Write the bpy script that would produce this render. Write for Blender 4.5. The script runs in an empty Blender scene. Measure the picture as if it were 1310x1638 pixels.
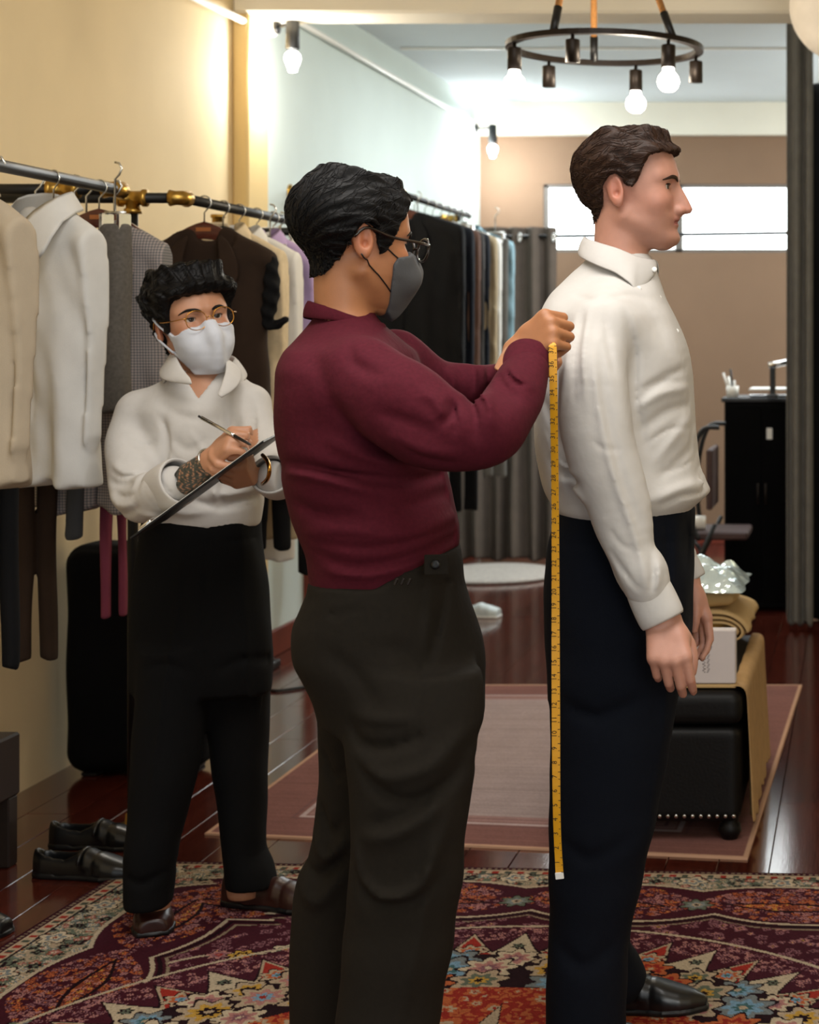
import bpy, math, random
import numpy as np
from mathutils import Vector, Matrix
random.seed(7); RNG = np.random.default_rng(7)
SC = bpy.context.scene; COL = SC.collection

# ---------------------------------------------------------------- camera, world, lights, exposure
F, PPX, PPY, CH = 2750.0, 1370.0, 545.0, 1.43          # focal length and principal point in photo pixels, eye height
def W(px, py, Y):                                       # photo pixel + real distance -> point in the room
    return np.array([(px-PPX)*Y/F, Y, CH-(py-PPY)*Y/F])
cd = bpy.data.cameras.new('camera'); cam = bpy.data.objects.new('camera', cd); COL.objects.link(cam)
cam.location = (0, 0, CH); cam.rotation_euler = (math.pi/2, 0, 0)
cd.sensor_fit = 'VERTICAL'; cd.sensor_height = 36; cd.sensor_width = 36*1310/1638
cd.lens = 36*F/1638; cd.shift_x = (655-PPX)/1638; cd.shift_y = (PPY-819)/1638
cd.clip_start = .05; cd.dof.use_dof = True; cd.dof.focus_distance = 3.35; cd.dof.aperture_fstop = 6.0
SC.camera = cam
wd = bpy.data.worlds.new('daylight'); SC.world = wd; wd.use_nodes = True
bg = wd.node_tree.nodes['Background']; bg.inputs[0].default_value = (.86, .95, 1, 1); bg.inputs[1].default_value = 1.0
SC.view_settings.view_transform = 'Standard'; SC.view_settings.look = 'None'; SC.view_settings.gamma = 1
SC.view_settings.use_curve_mapping = False; SC.view_settings.exposure = 0.0
def area(name, loc, size, power, col, rot=(0, 0, 0)):
    l = bpy.data.lights.new(name, 'AREA'); l.shape = 'RECTANGLE'; l.size, l.size_y = size; l.energy = power; l.color = col
    o = bpy.data.objects.new(name, l); COL.objects.link(o); o.location = loc; o.rotation_euler = rot; return o
area('ceiling_lamp_front', (-.6, 2.6, 3.05), (1.8, 1.6), 62, (1, .97, .93))
area('ceiling_lamp_rear', (-.9, 9.7, 3.02), (1.6, 1.6), 70, (.92, .98, 1))
rl_ = bpy.data.lights.new('rear_fill_light', 'POINT'); rl_.energy = 125; rl_.color = (.9, .97, 1); rl_.shadow_soft_size = .12; ro_ = bpy.data.objects.new('rear_fill_light', rl_); COL.objects.link(ro_); ro_.location = (1.0, 10.2, 2.55)  # added point light, out of view at the right, brightens the rear ceiling
area('shop_front_window', (1.5, -1.2, 1.9), (1.8, 1.8), 60, (1, .98, .95), (math.radians(82), 0, math.radians(26)))

# ---------------------------------------------------------------- object helpers
def link(o, parent=None):
    COL.objects.link(o)
    if parent is not None: o.parent = parent
    return o
def tag(o, label=None, cat=None, group=None, kind=None):
    if label: o['label'] = label
    if cat: o['category'] = cat
    if group: o['group'] = group
    if kind: o['kind'] = kind
    return o
def empty(name, loc=(0, 0, 0), label=None, cat=None, group=None, rz=0):
    o = bpy.data.objects.new(name, None); o.location = loc; o.rotation_euler = (0, 0, rz); o.empty_display_size = .05
    return tag(link(o), label, cat, group)
def meshdata(name, V, Q, mat=None, smooth=True, cols=None):
    """V (n,3); Q list of faces, or (m,4) / (m,3) int array"""
    me = bpy.data.meshes.new(name); V = np.asarray(V, np.float32)
    if isinstance(Q, np.ndarray):
        m, k = Q.shape; me.vertices.add(len(V)); me.vertices.foreach_set('co', V.ravel())
        me.loops.add(m*k); me.loops.foreach_set('vertex_index', Q.astype(np.int32).ravel())
        me.polygons.add(m); me.polygons.foreach_set('loop_start', np.arange(0, m*k, k, dtype=np.int32))
        me.update(calc_edges=True)
    else:
        me.from_pydata([tuple(map(float, v)) for v in V], [], [tuple(map(int, f)) for f in Q]); me.update()
    if smooth: me.polygons.foreach_set('use_smooth', [True]*len(me.polygons))
    if cols is not None:
        a = me.color_attributes.new('Col', 'FLOAT_COLOR', 'POINT')
        c = np.ones((len(V), 4), np.float32); c[:, :3] = cols; a.data.foreach_set('color', c.ravel())
    if mat: me.materials.append(mat)
    return me
def obj(name, V, Q, mat, parent=None, smooth=True, cols=None):
    return link(bpy.data.objects.new(name, meshdata(name, V, Q, mat, smooth, cols)), parent)
class MB:                                               # collects simple shapes into one mesh
    def __init__(s): s.V = []; s.Fc = []
    def add(s, V, Fc):
        n = len(s.V); s.V += [tuple(v) for v in V]; s.Fc += [tuple(i+n for i in f) for f in Fc]; return s
    def box(s, c, d, bev=.004, rot=None):
        """bevelled box, centre c, full sizes d"""
        hx, hy, hz = d[0]/2, d[1]/2, d[2]/2; b = min(bev, hx*.45, hy*.45, hz*.45); V = []; idx = {}
        for sx in (-1, 1):
            for sy in (-1, 1):
                for sz in (-1, 1):
                    for ax in range(3):
                        p = [sx*(hx-b), sy*(hy-b), sz*(hz-b)]; p[ax] += (sx, sy, sz)[ax]*b
                        idx[(sx, sy, sz, ax)] = len(V); V.append(p)
        Fc = []
        for ax in range(3):
            o1, o2 = [(1, 2), (2, 0), (0, 1)][ax]
            for sg in (-1, 1):
                q = []
                for a, b_ in ((-1, -1), (1, -1), (1, 1), (-1, 1)):
                    k = [0, 0, 0]; k[ax] = sg; k[o1] = a; k[o2] = b_; q.append(idx[(*k, ax)])
                Fc.append(q if sg > 0 else q[::-1])
            for s1 in (-1, 1):
                for s2 in (-1, 1):
                    k0 = [0, 0, 0]; k1 = [0, 0, 0]; k0[ax] = -1; k1[ax] = 1
                    k0[o1] = k1[o1] = s1; k0[o2] = k1[o2] = s2
                    q = [idx[(*k0, o1)], idx[(*k1, o1)], idx[(*k1, o2)], idx[(*k0, o2)]]
                    Fc.append(q if s1*s2 < 0 else q[::-1])
        for sx in (-1, 1):
            for sy in (-1, 1):
                for sz in (-1, 1):
                    q = [idx[(sx, sy, sz, a)] for a in range(3)]; Fc.append(q if sx*sy*sz > 0 else q[::-1])
        V = np.array(V)
        if rot is not None: V = V @ np.array(rot).T
        return s.add(V+np.array(c), Fc)
    def tube(s, pts, r, n=10, cap=True):
        pts = np.array(pts, float); m = len(pts); rs = np.broadcast_to(np.array(r, float), (m,))
        t = np.gradient(pts, axis=0); t /= np.linalg.norm(t, axis=1)[:, None]+1e-12
        ref = np.array([0, 0, 1.]) if abs(t[0, 2]) < .9 else np.array([1., 0, 0])
        u = np.cross(t[0], ref); u /= np.linalg.norm(u); V = []
        for i in range(m):
            u = u-t[i]*np.dot(u, t[i]); u /= np.linalg.norm(u)+1e-12; w = np.cross(t[i], u)
            for k in range(n):
                a = 2*math.pi*k/n; V.append(pts[i]+rs[i]*(math.cos(a)*u+math.sin(a)*w))
        Fc = [(i*n+k, i*n+(k+1) % n, (i+1)*n+(k+1) % n, (i+1)*n+k) for i in range(m-1) for k in range(n)]
        if cap: Fc += [tuple(range(n))[::-1], tuple((m-1)*n+k for k in range(n))]
        return s.add(V, Fc)
    def lathe(s, prof, c=(0, 0, 0), n=20, axis=2):
        V = []; m = len(prof)
        for r, z in prof:
            for k in range(n):
                a = 2*math.pi*k/n; p = [r*math.cos(a), r*math.sin(a), z]
                if axis == 0: p = [z, p[0], p[1]]
                if axis == 1: p = [p[1], z, p[0]]
                V.append(np.array(p)+np.array(c))
        Fc = [(i*n+k, i*n+(k+1) % n, (i+1)*n+(k+1) % n, (i+1)*n+k) for i in range(m-1) for k in range(n)]
        Fc += [tuple(range(n))[::-1], tuple((m-1)*n+k for k in range(n))]
        return s.add(V, Fc)
    def grid(s, P, close=False):
        P = np.asarray(P); a, b = P.shape[:2]
        Fc = [(i*b+j, i*b+(j+1) % b, (i+1)*b+(j+1) % b, (i+1)*b+j) for i in range(a-1) for j in range(b if close else b-1)]
        return s.add(P.reshape(-1, 3), Fc)
    def make(s, name, mat, parent=None, smooth=False, solid=0, sub=0):
        o = obj(name, s.V, s.Fc, mat, parent, smooth)
        if solid: m = o.modifiers.new('s', 'SOLIDIFY'); m.thickness = solid; m.offset = 0
        if sub: m = o.modifiers.new('u', 'SUBSURF'); m.levels = m.render_levels = sub
        return o
def spline(P, n):                                       # Catmull-Rom through P
    P = np.array(P, float); m = len(P); t = np.linspace(0, m-1, n); i = np.clip(t.astype(int), 0, m-2); f = (t-i)[:, None]
    g = lambda k: P[np.clip(k, 0, m-1)]
    p0, p1, p2, p3 = g(i-1), g(i), g(i+1), g(i+2)
    return .5*(2*p1+(p2-p0)*f+(2*p0-5*p1+4*p2-p3)*f*f+(3*p1-p0-3*p2+p3)*f**3)

# ---------------------------------------------------------------- materials
def lin(h):
    c = [int(h[i:i+2], 16)/255 for i in (0, 2, 4)]
    return tuple(x/12.92 if x <= .04045 else ((x+.055)/1.055)**2.4 for x in c)
def base_mat(name, rough=.6, metal=0.):
    m = bpy.data.materials.new(name); m.use_nodes = True; nt = m.node_tree; b = nt.nodes['Principled BSDF']
    b.inputs['Roughness'].default_value = rough; b.inputs['Metallic'].default_value = metal
    return m, nt, b
def mat(name, col, rough=.6, metal=0., noise=0., scale=20., bump=0., bscale=200., coat=0., sheen=0., attr=False, sss=0., stretch=None, emit=0., spec=None, rnd=0.):
    m, nt, b = base_mat(name, rough, metal); N = nt.nodes; L = nt.links
    col = lin(col) if isinstance(col, str) else col
    tc = N.new('ShaderNodeTexCoord'); vec = tc.outputs['Object']
    if stretch:
        mp = N.new('ShaderNodeMapping'); mp.inputs['Scale'].default_value = stretch; L.new(vec, mp.inputs[0]); vec = mp.outputs[0]
    if attr:
        at = N.new('ShaderNodeAttribute'); at.attribute_name = 'Col'; csock = at.outputs['Color']
    else:
        rgb = N.new('ShaderNodeRGB'); rgb.outputs[0].default_value = (*col, 1); csock = rgb.outputs[0]
    if noise:
        nz = N.new('ShaderNodeTexNoise'); nz.inputs['Scale'].default_value = scale; nz.inputs['Detail'].default_value = 4; L.new(vec, nz.inputs['Vector'])
        mr = N.new('ShaderNodeMapRange'); mr.inputs[1].default_value = .25; mr.inputs[2].default_value = .75; mr.inputs[3].default_value = 1-noise; mr.inputs[4].default_value = 1+noise
        L.new(nz.outputs[0], mr.inputs[0])
        mx = N.new('ShaderNodeVectorMath'); mx.operation = 'SCALE'; L.new(csock, mx.inputs[0]); L.new(mr.outputs[0], mx.inputs['Scale']); csock = mx.outputs[0]
    if rnd:
        oi = N.new('ShaderNodeObjectInfo'); mr = N.new('ShaderNodeMapRange'); mr.inputs[3].default_value = 1-rnd; mr.inputs[4].default_value = 1+rnd; L.new(oi.outputs['Random'], mr.inputs[0])
        mx = N.new('ShaderNodeVectorMath'); mx.operation = 'SCALE'; L.new(csock, mx.inputs[0]); L.new(mr.outputs[0], mx.inputs['Scale']); csock = mx.outputs[0]
    L.new(csock, b.inputs['Base Color'])
    if bump:
        nz = N.new('ShaderNodeTexNoise'); nz.inputs['Scale'].default_value = bscale; nz.inputs['Detail'].default_value = 3; L.new(vec, nz.inputs['Vector'])
        bp = N.new('ShaderNodeBump'); bp.inputs['Strength'].default_value = bump; bp.inputs['Distance'].default_value = .002; L.new(nz.outputs[0], bp.inputs['Height']); L.new(bp.outputs[0], b.inputs['Normal'])
    if coat: b.inputs['Coat Weight'].default_value = coat; b.inputs['Coat Roughness'].default_value = .12
    if sheen: b.inputs['Sheen Weight'].default_value = sheen; b.inputs['Sheen Roughness'].default_value = .4
    if sss: b.inputs['Subsurface Weight'].default_value = sss; b.inputs['Subsurface Radius'].default_value = (.01, .004, .002); b.inputs['Subsurface Scale'].default_value = 1
    if emit:
        b.inputs['Emission Color'].default_value = (*col, 1); b.inputs['Emission Strength'].default_value = emit
    if spec is not None: b.inputs['Specular IOR Level'].default_value = spec
    return m
def check_mat(name, c1, c2, c3, scale):                 # woven small check
    m, nt, b = base_mat(name, .9); N = nt.nodes; L = nt.links
    tc = N.new('ShaderNodeTexCoord'); sp = N.new('ShaderNodeSeparateXYZ'); L.new(tc.outputs['Object'], sp.inputs[0])
    def wave(s):
        a = N.new('ShaderNodeMath'); a.operation = 'MULTIPLY'; a.inputs[1].default_value = scale; L.new(s, a.inputs[0])
        f = N.new('ShaderNodeMath'); f.operation = 'FRACT'; L.new(a.outputs[0], f.inputs[0])
        g = N.new('ShaderNodeMath'); g.operation = 'GREATER_THAN'; g.inputs[1].default_value = .5; L.new(f.outputs[0], g.inputs[0]); return g.outputs[0]
    a = N.new('ShaderNodeMath'); a.operation = 'ADD'; L.new(wave(sp.outputs[0]), a.inputs[0]); L.new(wave(sp.outputs[2]), a.inputs[1])
    d = N.new('ShaderNodeMath'); d.operation = 'MULTIPLY'; d.inputs[1].default_value = .5; L.new(a.outputs[0], d.inputs[0])
    r = N.new('ShaderNodeValToRGB'); r.color_ramp.interpolation = 'CONSTANT'; e = r.color_ramp.elements
    e[0].color = (*lin(c1), 1); e[1].position = .4; e[1].color = (*lin(c2), 1); x = e.new(.9); x.color = (*lin(c3), 1)
    L.new(d.outputs[0], r.inputs[0]); L.new(r.outputs[0], b.inputs['Base Color']); return m

# ---------------------------------------------------------------- signed-distance sculpting
def axis(lo, hi, step, fine=()):
    out = [lo]; x = lo
    while x < hi:
        s = step
        for a, b, fs in fine:
            if a <= x < b: s = min(s, fs)
        for a, b, fs in fine:
            if x < a < x+s: s = max(a-x, fs)
        x += s; out.append(x)
    return np.array(out, np.float32)
def pchip(x, y, xi):
    x = np.asarray(x, float); y = np.asarray(y, float)
    h = np.diff(x); d = np.diff(y)/h; m = np.zeros_like(y)
    m[0], m[-1] = d[0], d[-1]
    for i in range(1, len(x)-1):
        if d[i-1]*d[i] > 0:
            w1, w2 = 2*h[i]+h[i-1], h[i]+2*h[i-1]; m[i] = (w1+w2)/(w1/d[i-1]+w2/d[i])
    i = np.clip(np.searchsorted(x, xi)-1, 0, len(x)-2); t = np.clip((xi-x[i])/h[i], 0, 1)
    return (2*t**3-3*t*t+1)*y[i]+(t**3-2*t*t+t)*h[i]*m[i]+(-2*t**3+3*t*t)*y[i+1]+(t**3-t*t)*h[i]*m[i+1]
def smin(a, b, k):
    if k <= 0: return np.minimum(a, b)
    h = np.maximum(k-np.abs(a-b), 0)/k; return np.minimum(a, b)-h*h*k*.25
CRS = 1.45
class Vol:
    def __init__(s, xs, ys, zs, far=.07):
        s.xs, s.ys, s.zs = xs, ys, zs; s.D = np.full((len(xs), len(ys), len(zs)), far, np.float32); s.fr = None
    def frame(s, R=None, o=None): s.fr = None if R is None else (np.asarray(R, np.float32), np.asarray(o, np.float32)); return s
    def win(s, lo, hi, pad=.045):
        lo = np.array(lo, float); hi = np.array(hi, float)
        if s.fr is not None:
            R, o = s.fr; c = np.array([[(lo, hi)[i][0], (lo, hi)[j][1], (lo, hi)[k][2]] for i in (0, 1) for j in (0, 1) for k in (0, 1)]) @ R.T+o
            lo, hi = c.min(0), c.max(0)
        lo, hi = lo-pad, hi+pad; sl = []
        for a, ax in enumerate((s.xs, s.ys, s.zs)):
            i0 = max(0, np.searchsorted(ax, lo[a])); i1 = min(len(ax), np.searchsorted(ax, hi[a])); sl.append(slice(i0, max(i1, i0)))
        X = s.xs[sl[0]][:, None, None]; Y = s.ys[sl[1]][None, :, None]; Z = s.zs[sl[2]][None, None, :]
        if s.fr is not None:
            R, o = s.fr; dx, dy, dz = X-o[0], Y-o[1], Z-o[2]
            X = R[0, 0]*dx+R[1, 0]*dy+R[2, 0]*dz; Y = R[0, 1]*dx+R[1, 1]*dy+R[2, 1]*dz; Z = R[0, 2]*dx+R[1, 2]*dy+R[2, 2]*dz
        return tuple(sl), X, Y, Z
    def add(s, prim, k=.0):
        fn, lo, hi = prim; sl, X, Y, Z = s.win(lo, hi)
        if s.D[sl].size: s.D[sl] = smin(s.D[sl], fn(X, Y, Z).astype(np.float32), k)
        return s
    def sub(s, prim, k=.0):
        fn, lo, hi = prim; sl, X, Y, Z = s.win(lo, hi, .02)
        if s.D[sl].size: s.D[sl] = -smin(-s.D[sl], fn(X, Y, Z).astype(np.float32), k)
        return s
    def clip(s, fn):                                    # keep where fn < 0
        sl, X, Y, Z = s.win((-9, -9, -9), (9, 9, 9)) if s.fr is None else s.win((-.4, -.4, -.4), (.4, .4, .4))
        s.D[sl] = np.maximum(s.D[sl], fn(X, Y, Z)); return s
    def offset(s, fn, lo=(-9, -9, -9), hi=(9, 9, 9)):
        sl, X, Y, Z = s.win(lo, hi, 0); s.D[sl] += fn(X, Y, Z); return s
    def crease(s, pts, w, depth, ymax=None, Yref=None, ymin=None):
        """groove (depth > 0) or ridge (depth < 0) along a line seen in the XZ plane, on one side of the body"""
        P = np.array(pts, float)
        if Yref is not None: P = np.array([W(a, b, Yref)[[0, 2]] for a, b in P])
        if len(P) > 2: P = spline(P, 3*len(P))
        sl, X, Y, Z = s.win((P[:, 0].min(), -9, P[:, 1].min()), (P[:, 0].max(), 9, P[:, 1].max()), 3*w)
        best = None; L = np.r_[0, np.cumsum(np.linalg.norm(np.diff(P, axis=0), axis=1))]
        for i in range(len(P)-1):
            ab = P[i+1]-P[i]; t = np.clip(((X-P[i, 0])*ab[0]+(Z-P[i, 1])*ab[1])/(ab@ab+1e-12), 0, 1)
            d = (X-P[i, 0]-t*ab[0])**2+(Z-P[i, 1]-t*ab[1])**2; u = (L[i]+t*(L[i+1]-L[i]))/L[-1]
            if best is None: best, bu = d, u
            else: bu = np.where(d < best, u, bu); best = np.minimum(d, best)
        g = depth*CRS*np.exp(-best/(w*w))*np.sqrt(np.clip(np.sin(np.pi*np.clip(bu*.96+.02, 0, 1)), 0, 1))
        msk = 1.
        if ymax is not None: msk = msk*(Y < ymax)
        if ymin is not None: msk = msk*(Y > ymin)
        s.D[sl] += (g*msk).astype(np.float32); return s
    def sample(s, P):
        idx = []; fr = []
        for q, ax in enumerate((s.xs, s.ys, s.zs)):
            i = np.clip(np.searchsorted(ax, P[:, q])-1, 0, len(ax)-2); idx.append(i); fr.append(np.clip((P[:, q]-ax[i])/(ax[i+1]-ax[i]), 0, 1))
        out = 0
        for c in range(8):
            b = (c & 1, c >> 1 & 1, c >> 2 & 1); w = 1.
            for q in range(3): w = w*(fr[q] if b[q] else 1-fr[q])
            out = out+w*s.D[idx[0]+b[0], idx[1]+b[1], idx[2]+b[2]]
        return out
    def grad(s, P, h=.005):
        g = np.stack([s.sample(P+h*e)-s.sample(P-h*e) for e in np.eye(3)], 1); return g/(np.linalg.norm(g, axis=1)[:, None]+1e-9)
    def project(s, P, off=0., it=4):
        P = np.array(P, float)
        for _ in range(it): P = P-(s.sample(P)-off)[:, None]*s.grad(P)*.9
        return P
    def copy(s):
        v = Vol.__new__(Vol); v.xs, v.ys, v.zs, v.fr = s.xs, s.ys, s.zs, s.fr; v.D = s.D.copy(); return v
    def nets(s, relax=1):
        D = s.D; D[0] = D[-1] = .05; D[:, 0] = D[:, -1] = .05; D[:, :, 0] = D[:, :, -1] = .05
        S = (D < 0).view(np.uint8)
        T = S[:-1]+S[1:]; T = T[:, :-1]+T[:, 1:]; cnt = T[:, :, :-1]+T[:, :, 1:]
        I = np.argwhere((cnt > 0) & (cnt < 8)); n = len(I); i, j, k = I.T
        idm = np.full(cnt.shape, -1, np.int32); idm[i, j, k] = np.arange(n)
        val = {c: D[i+c[0], j+c[1], k+c[2]] for c in [(a, b, c) for a in (0, 1) for b in (0, 1) for c in (0, 1)]}
        acc = np.zeros((n, 3)); ct = np.zeros(n)
        for c in val:
            for ax in range(3):
                if c[ax] == 0:
                    e = list(c); e[ax] = 1; a, b = val[c], val[tuple(e)]; m = (a < 0) != (b < 0)
                    t = np.where(m, a/np.where(m, a-b, 1), 0)
                    for q in range(3): acc[:, q] += m*(c[q]+(t if q == ax else 0))
                    ct += m
        acc /= ct[:, None]; V = np.empty((n, 3), np.float32)
        for q, (ax, ii) in enumerate(((s.xs, i), (s.ys, j), (s.zs, k))): V[:, q] = ax[ii]+acc[:, q]*(ax[ii+1]-ax[ii])
        Q = []
        for ax in range(3):
            a = [slice(None)]*3; b = [slice(None)]*3; a[ax] = slice(0, -1); b[ax] = slice(1, None)
            A, B = S[tuple(a)], S[tuple(b)]; E = np.argwhere(A != B); e = E.T; o1, o2 = [(1, 2), (2, 0), (0, 1)][ax]
            def cell(d1, d2):
                q = [e[0].copy(), e[1].copy(), e[2].copy()]; q[o1] -= d1; q[o2] -= d2; return idm[q[0], q[1], q[2]]
            f = np.stack([cell(1, 1), cell(0, 1), cell(0, 0), cell(1, 0)], 1); inside = A[e[0], e[1], e[2]] == 1
            f[~inside] = f[~inside][:, ::-1]; Q.append(f)
        Q = np.concatenate(Q); Q = Q[(Q >= 0).all(1)]
        for _ in range(relax):
            sm = np.zeros((n, 3)); c2 = np.zeros(n)
            for a, b in ((0, 1), (1, 2), (2, 3), (3, 0)):
                for q in range(3):
                    sm[:, q] += np.bincount(Q[:, a], V[Q[:, b], q], n)+np.bincount(Q[:, b], V[Q[:, a], q], n)
                c2 += np.bincount(Q[:, a], minlength=n)+np.bincount(Q[:, b], minlength=n)
            V = (.5*V+.5*sm/np.maximum(c2, 1)[:, None]).astype(np.float32)
        return V, Q
    def make(s, name, mat, parent=None, relax=1, cols=None):
        V, Q = s.nets(relax); return obj(name, V, Q, mat, parent, True, cols(V) if cols else None)
def cone(a, b, ra, rb):
    a = np.array(a, float); b = np.array(b, float); ab = b-a; L2 = float(ab@ab)+1e-12; r = max(ra, rb)
    def fn(X, Y, Z):
        t = np.clip(((X-a[0])*ab[0]+(Y-a[1])*ab[1]+(Z-a[2])*ab[2])/L2, 0, 1)
        return np.sqrt((X-a[0]-t*ab[0])**2+(Y-a[1]-t*ab[1])**2+(Z-a[2]-t*ab[2])**2)-(ra+(rb-ra)*t)
    return fn, np.minimum(a, b)-r, np.maximum(a, b)+r
def ell(c, r, rot=None):
    c = np.array(c, float); r = np.array(r, float); R = None if rot is None else np.array(rot); m = r if R is None else np.full(3, r.max())
    def fn(X, Y, Z):
        x, y, z = X-c[0], Y-c[1], Z-c[2]
        if R is not None: x, y, z = R[0, 0]*x+R[1, 0]*y+R[2, 0]*z, R[0, 1]*x+R[1, 1]*y+R[2, 1]*z, R[0, 2]*x+R[1, 2]*y+R[2, 2]*z
        k0 = np.sqrt((x/r[0])**2+(y/r[1])**2+(z/r[2])**2); k1 = np.sqrt((x/r[0]**2)**2+(y/r[1]**2)**2+(z/r[2]**2)**2)
        return k0*(k0-1)/np.maximum(k1, 1e-6)
    return fn, c-m, c+m
def rbox(c, h, r):
    c = np.array(c, float); h = np.array(h, float)
    def fn(X, Y, Z):
        x, y, z = np.abs(X-c[0])-h[0]+r, np.abs(Y-c[1])-h[1]+r, np.abs(Z-c[2])-h[2]+r
        return np.sqrt(np.maximum(x, 0)**2+np.maximum(y, 0)**2+np.maximum(z, 0)**2)+np.minimum(np.maximum(x, np.maximum(y, z)), 0)-r
    return fn, c-h, c+h
def chain(P, r, n=None):
    P = np.array(P, float); r = np.array(r, float)
    if n: q = spline(np.c_[P, r], n); P, r = q[:, :3], q[:, 3]
    cs = [cone(P[i], P[i+1], r[i], r[i+1]) for i in range(len(P)-1)]
    def fn(X, Y, Z):
        d = None
        for c in cs: e = c[0](X, Y, Z); d = e if d is None else np.minimum(d, e)
        return d
    return fn, np.min([c[1] for c in cs], 0), np.max([c[2] for c in cs], 0)
def loft(rows, p=2., cap=.01):
    """rows (z, x0, x1, yc, ry): stacked superellipses"""
    A = np.array(sorted(rows), float); z0, z1 = A[0, 0], A[-1, 0]
    zt = np.linspace(z0, z1, 240); T = [pchip(A[:, 0], A[:, q], zt) for q in (1, 2, 3, 4)]
    def fn(X, Y, Z):
        x0, x1, yc, ry = [np.interp(Z, zt, t) for t in T]
        rx = np.maximum((x1-x0)/2, 1e-3); dx, dy = np.abs(X-(x0+x1)/2), np.abs(Y-yc)
        u, v = dx/rx, dy/ry; n = (u**p+v**p)**(1/p)+1e-9
        g = np.sqrt((u**(p-1)/rx)**2+(v**(p-1)/ry)**2)*n**(1-p)+1e-6
        d = np.clip((n-1)/g, -.08, .2); e = np.maximum(z0-Z, Z-z1)
        return -smin(-d, -e, cap)
    return fn, (A[:, 1].min(), (A[:, 3]-A[:, 4]).min(), z0), (A[:, 2].max(), (A[:, 3]+A[:, 4]).max(), z1)
def poly2(P):
    P = np.array(P, float)
    def fn(X, Z):
        d = None; s = None; n = len(P)
        for i in range(n):
            a, b = P[i], P[i-1]; e = b-a; wx, wz = X-a[0], Z-a[1]
            t = np.clip((wx*e[0]+wz*e[1])/(e@e+1e-12), 0, 1); q = (wx-e[0]*t)**2+(wz-e[1]*t)**2
            c1, c2, c3 = Z >= a[1], Z < b[1], e[0]*wz > e[1]*wx
            fl = (c1 & c2 & c3) | (~c1 & ~c2 & ~c3); sg = np.where(fl, -1., 1.)
            d = q if d is None else np.minimum(d, q); s = sg if s is None else s*sg
        return s*np.sqrt(d)
    return fn
def rotm(yaw, pitch=0, roll=0):
    return np.array(Matrix.Rotation(math.radians(yaw), 3, 'Z') @ Matrix.Rotation(math.radians(pitch), 3, 'Y') @ Matrix.Rotation(math.radians(roll), 3, 'X'))
def rows_px(lst, Y, yc=None):
    """(py, px_left, px_right, half_depth[, yc]) at distance Y -> loft rows"""
    out = []
    for r in lst:
        a, b = W(r[1], r[0], Y), W(r[2], r[0], Y); out.append((a[2], a[0], b[0], r[4] if len(r) > 4 else (yc if yc is not None else Y), r[3]))
    return out
# ================================================================ SETTING
M = {}
M['wall'] = mat('plaster_warm', 'e2cea6', .85, noise=.04, scale=3, bump=.25, bscale=60)
M['wallc'] = mat('plaster_white', 'ccd7d3', .85, noise=.03, scale=3, bump=.2, bscale=60)
M['brownwall'] = mat('brown_wall_paint', '80654f', .8, noise=.06, scale=2, bump=.15, bscale=40)
M['ceil'] = mat('ceiling_paint', 'c9d0d2', .9, noise=.03, scale=3)
M['beam'] = mat('beam_paint', 'e2dccd', .85, noise=.03, scale=4)
M['pillar'] = mat('pillar_paint', 'dcc188', .8, noise=.03, scale=4)
M['redwood'] = mat('red_brown_wood', '6b2a1a', .4, noise=.25, scale=9, stretch=(6, 6, 1))
M['plank'] = mat('lacquered_dark_wood', '4a1d14', .13, noise=.45, scale=7, stretch=(14, 1.2, 4), bump=.07, bscale=14, coat=.5, rnd=.22)
M['gap'] = mat('floor_gap', '140806', .8, noise=.1)
M['black'] = mat('black_metal', '0b0c0e', .45, .1, noise=.1, scale=40)
M['brass'] = mat('aged_brass', 'b8934a', .32, 1., noise=.2, scale=60)
M['chrome'] = mat('chrome', 'd8d8d8', .15, 1., noise=.03)
M['white_pl'] = mat('white_plastic', 'e6e4de', .45, noise=.02)
M['blackfab'] = mat('black_fabric', '08080a', .95, noise=.2, scale=30, bump=.3, bscale=400, spec=.15)
M['darkcur'] = mat('dark_grey_curtain_cloth', '6b6965', .95, noise=.12, scale=14, bump=.2, bscale=400, spec=.15)
M['greycur'] = mat('grey_brown_curtain_cloth', '5a5048', .9, noise=.1, scale=12, bump=.2, bscale=400, spec=.2)
M['leather'] = mat('black_leather', '060505', .5, spec=.25, noise=.15, scale=30, bump=.3, bscale=120)
M['woodh'] = mat('mahogany', '4a1a0e', .3, noise=.3, scale=20, stretch=(2, 8, 8), coat=.4)
M['bulb'] = mat('lit_bulb', (1, .93, .82), .3, emit=14.)
M['bulbw'] = mat('lit_bulb_cool', (1, .97, .92), .3, emit=14.)

LX, BY, RX, CZ = -2.65, 12.1, 2.1, 3.1
def struct(o): o['kind'] = 'structure'; return o
# floor and its planks
fl = struct(MB().box(((LX+RX)/2, 4.9, -.03), (RX-LX+.2, 14.6, .02), .001).make('floor', M['gap']))
PWID, ncol = .142, 0
lens_ = [1.55, 1.9, 2.3]; pm = [meshdata('plank', *(lambda b: (b.V, b.Fc))(MB().box((0, 0, 0), (PWID-.0016, l-.002, .02), .0014)), M['plank'], False) for l in lens_]
x = LX+PWID/2
while x < 1.1:
    y = 2.2-random.random()*1.5
    while y < BY:
        if x > .25 and y > 6: break
        k = random.randrange(3); l = lens_[k]
        if y+l > 2.9 and (x-PWID)/max(y, .5)*F+PPX < 1400:
            o = bpy.data.objects.new('plank', pm[k]); o.location = (x, y+l/2, -.01+random.uniform(-.0004, .0004)); link(o, fl)
        y += l
    x += PWID
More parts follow.
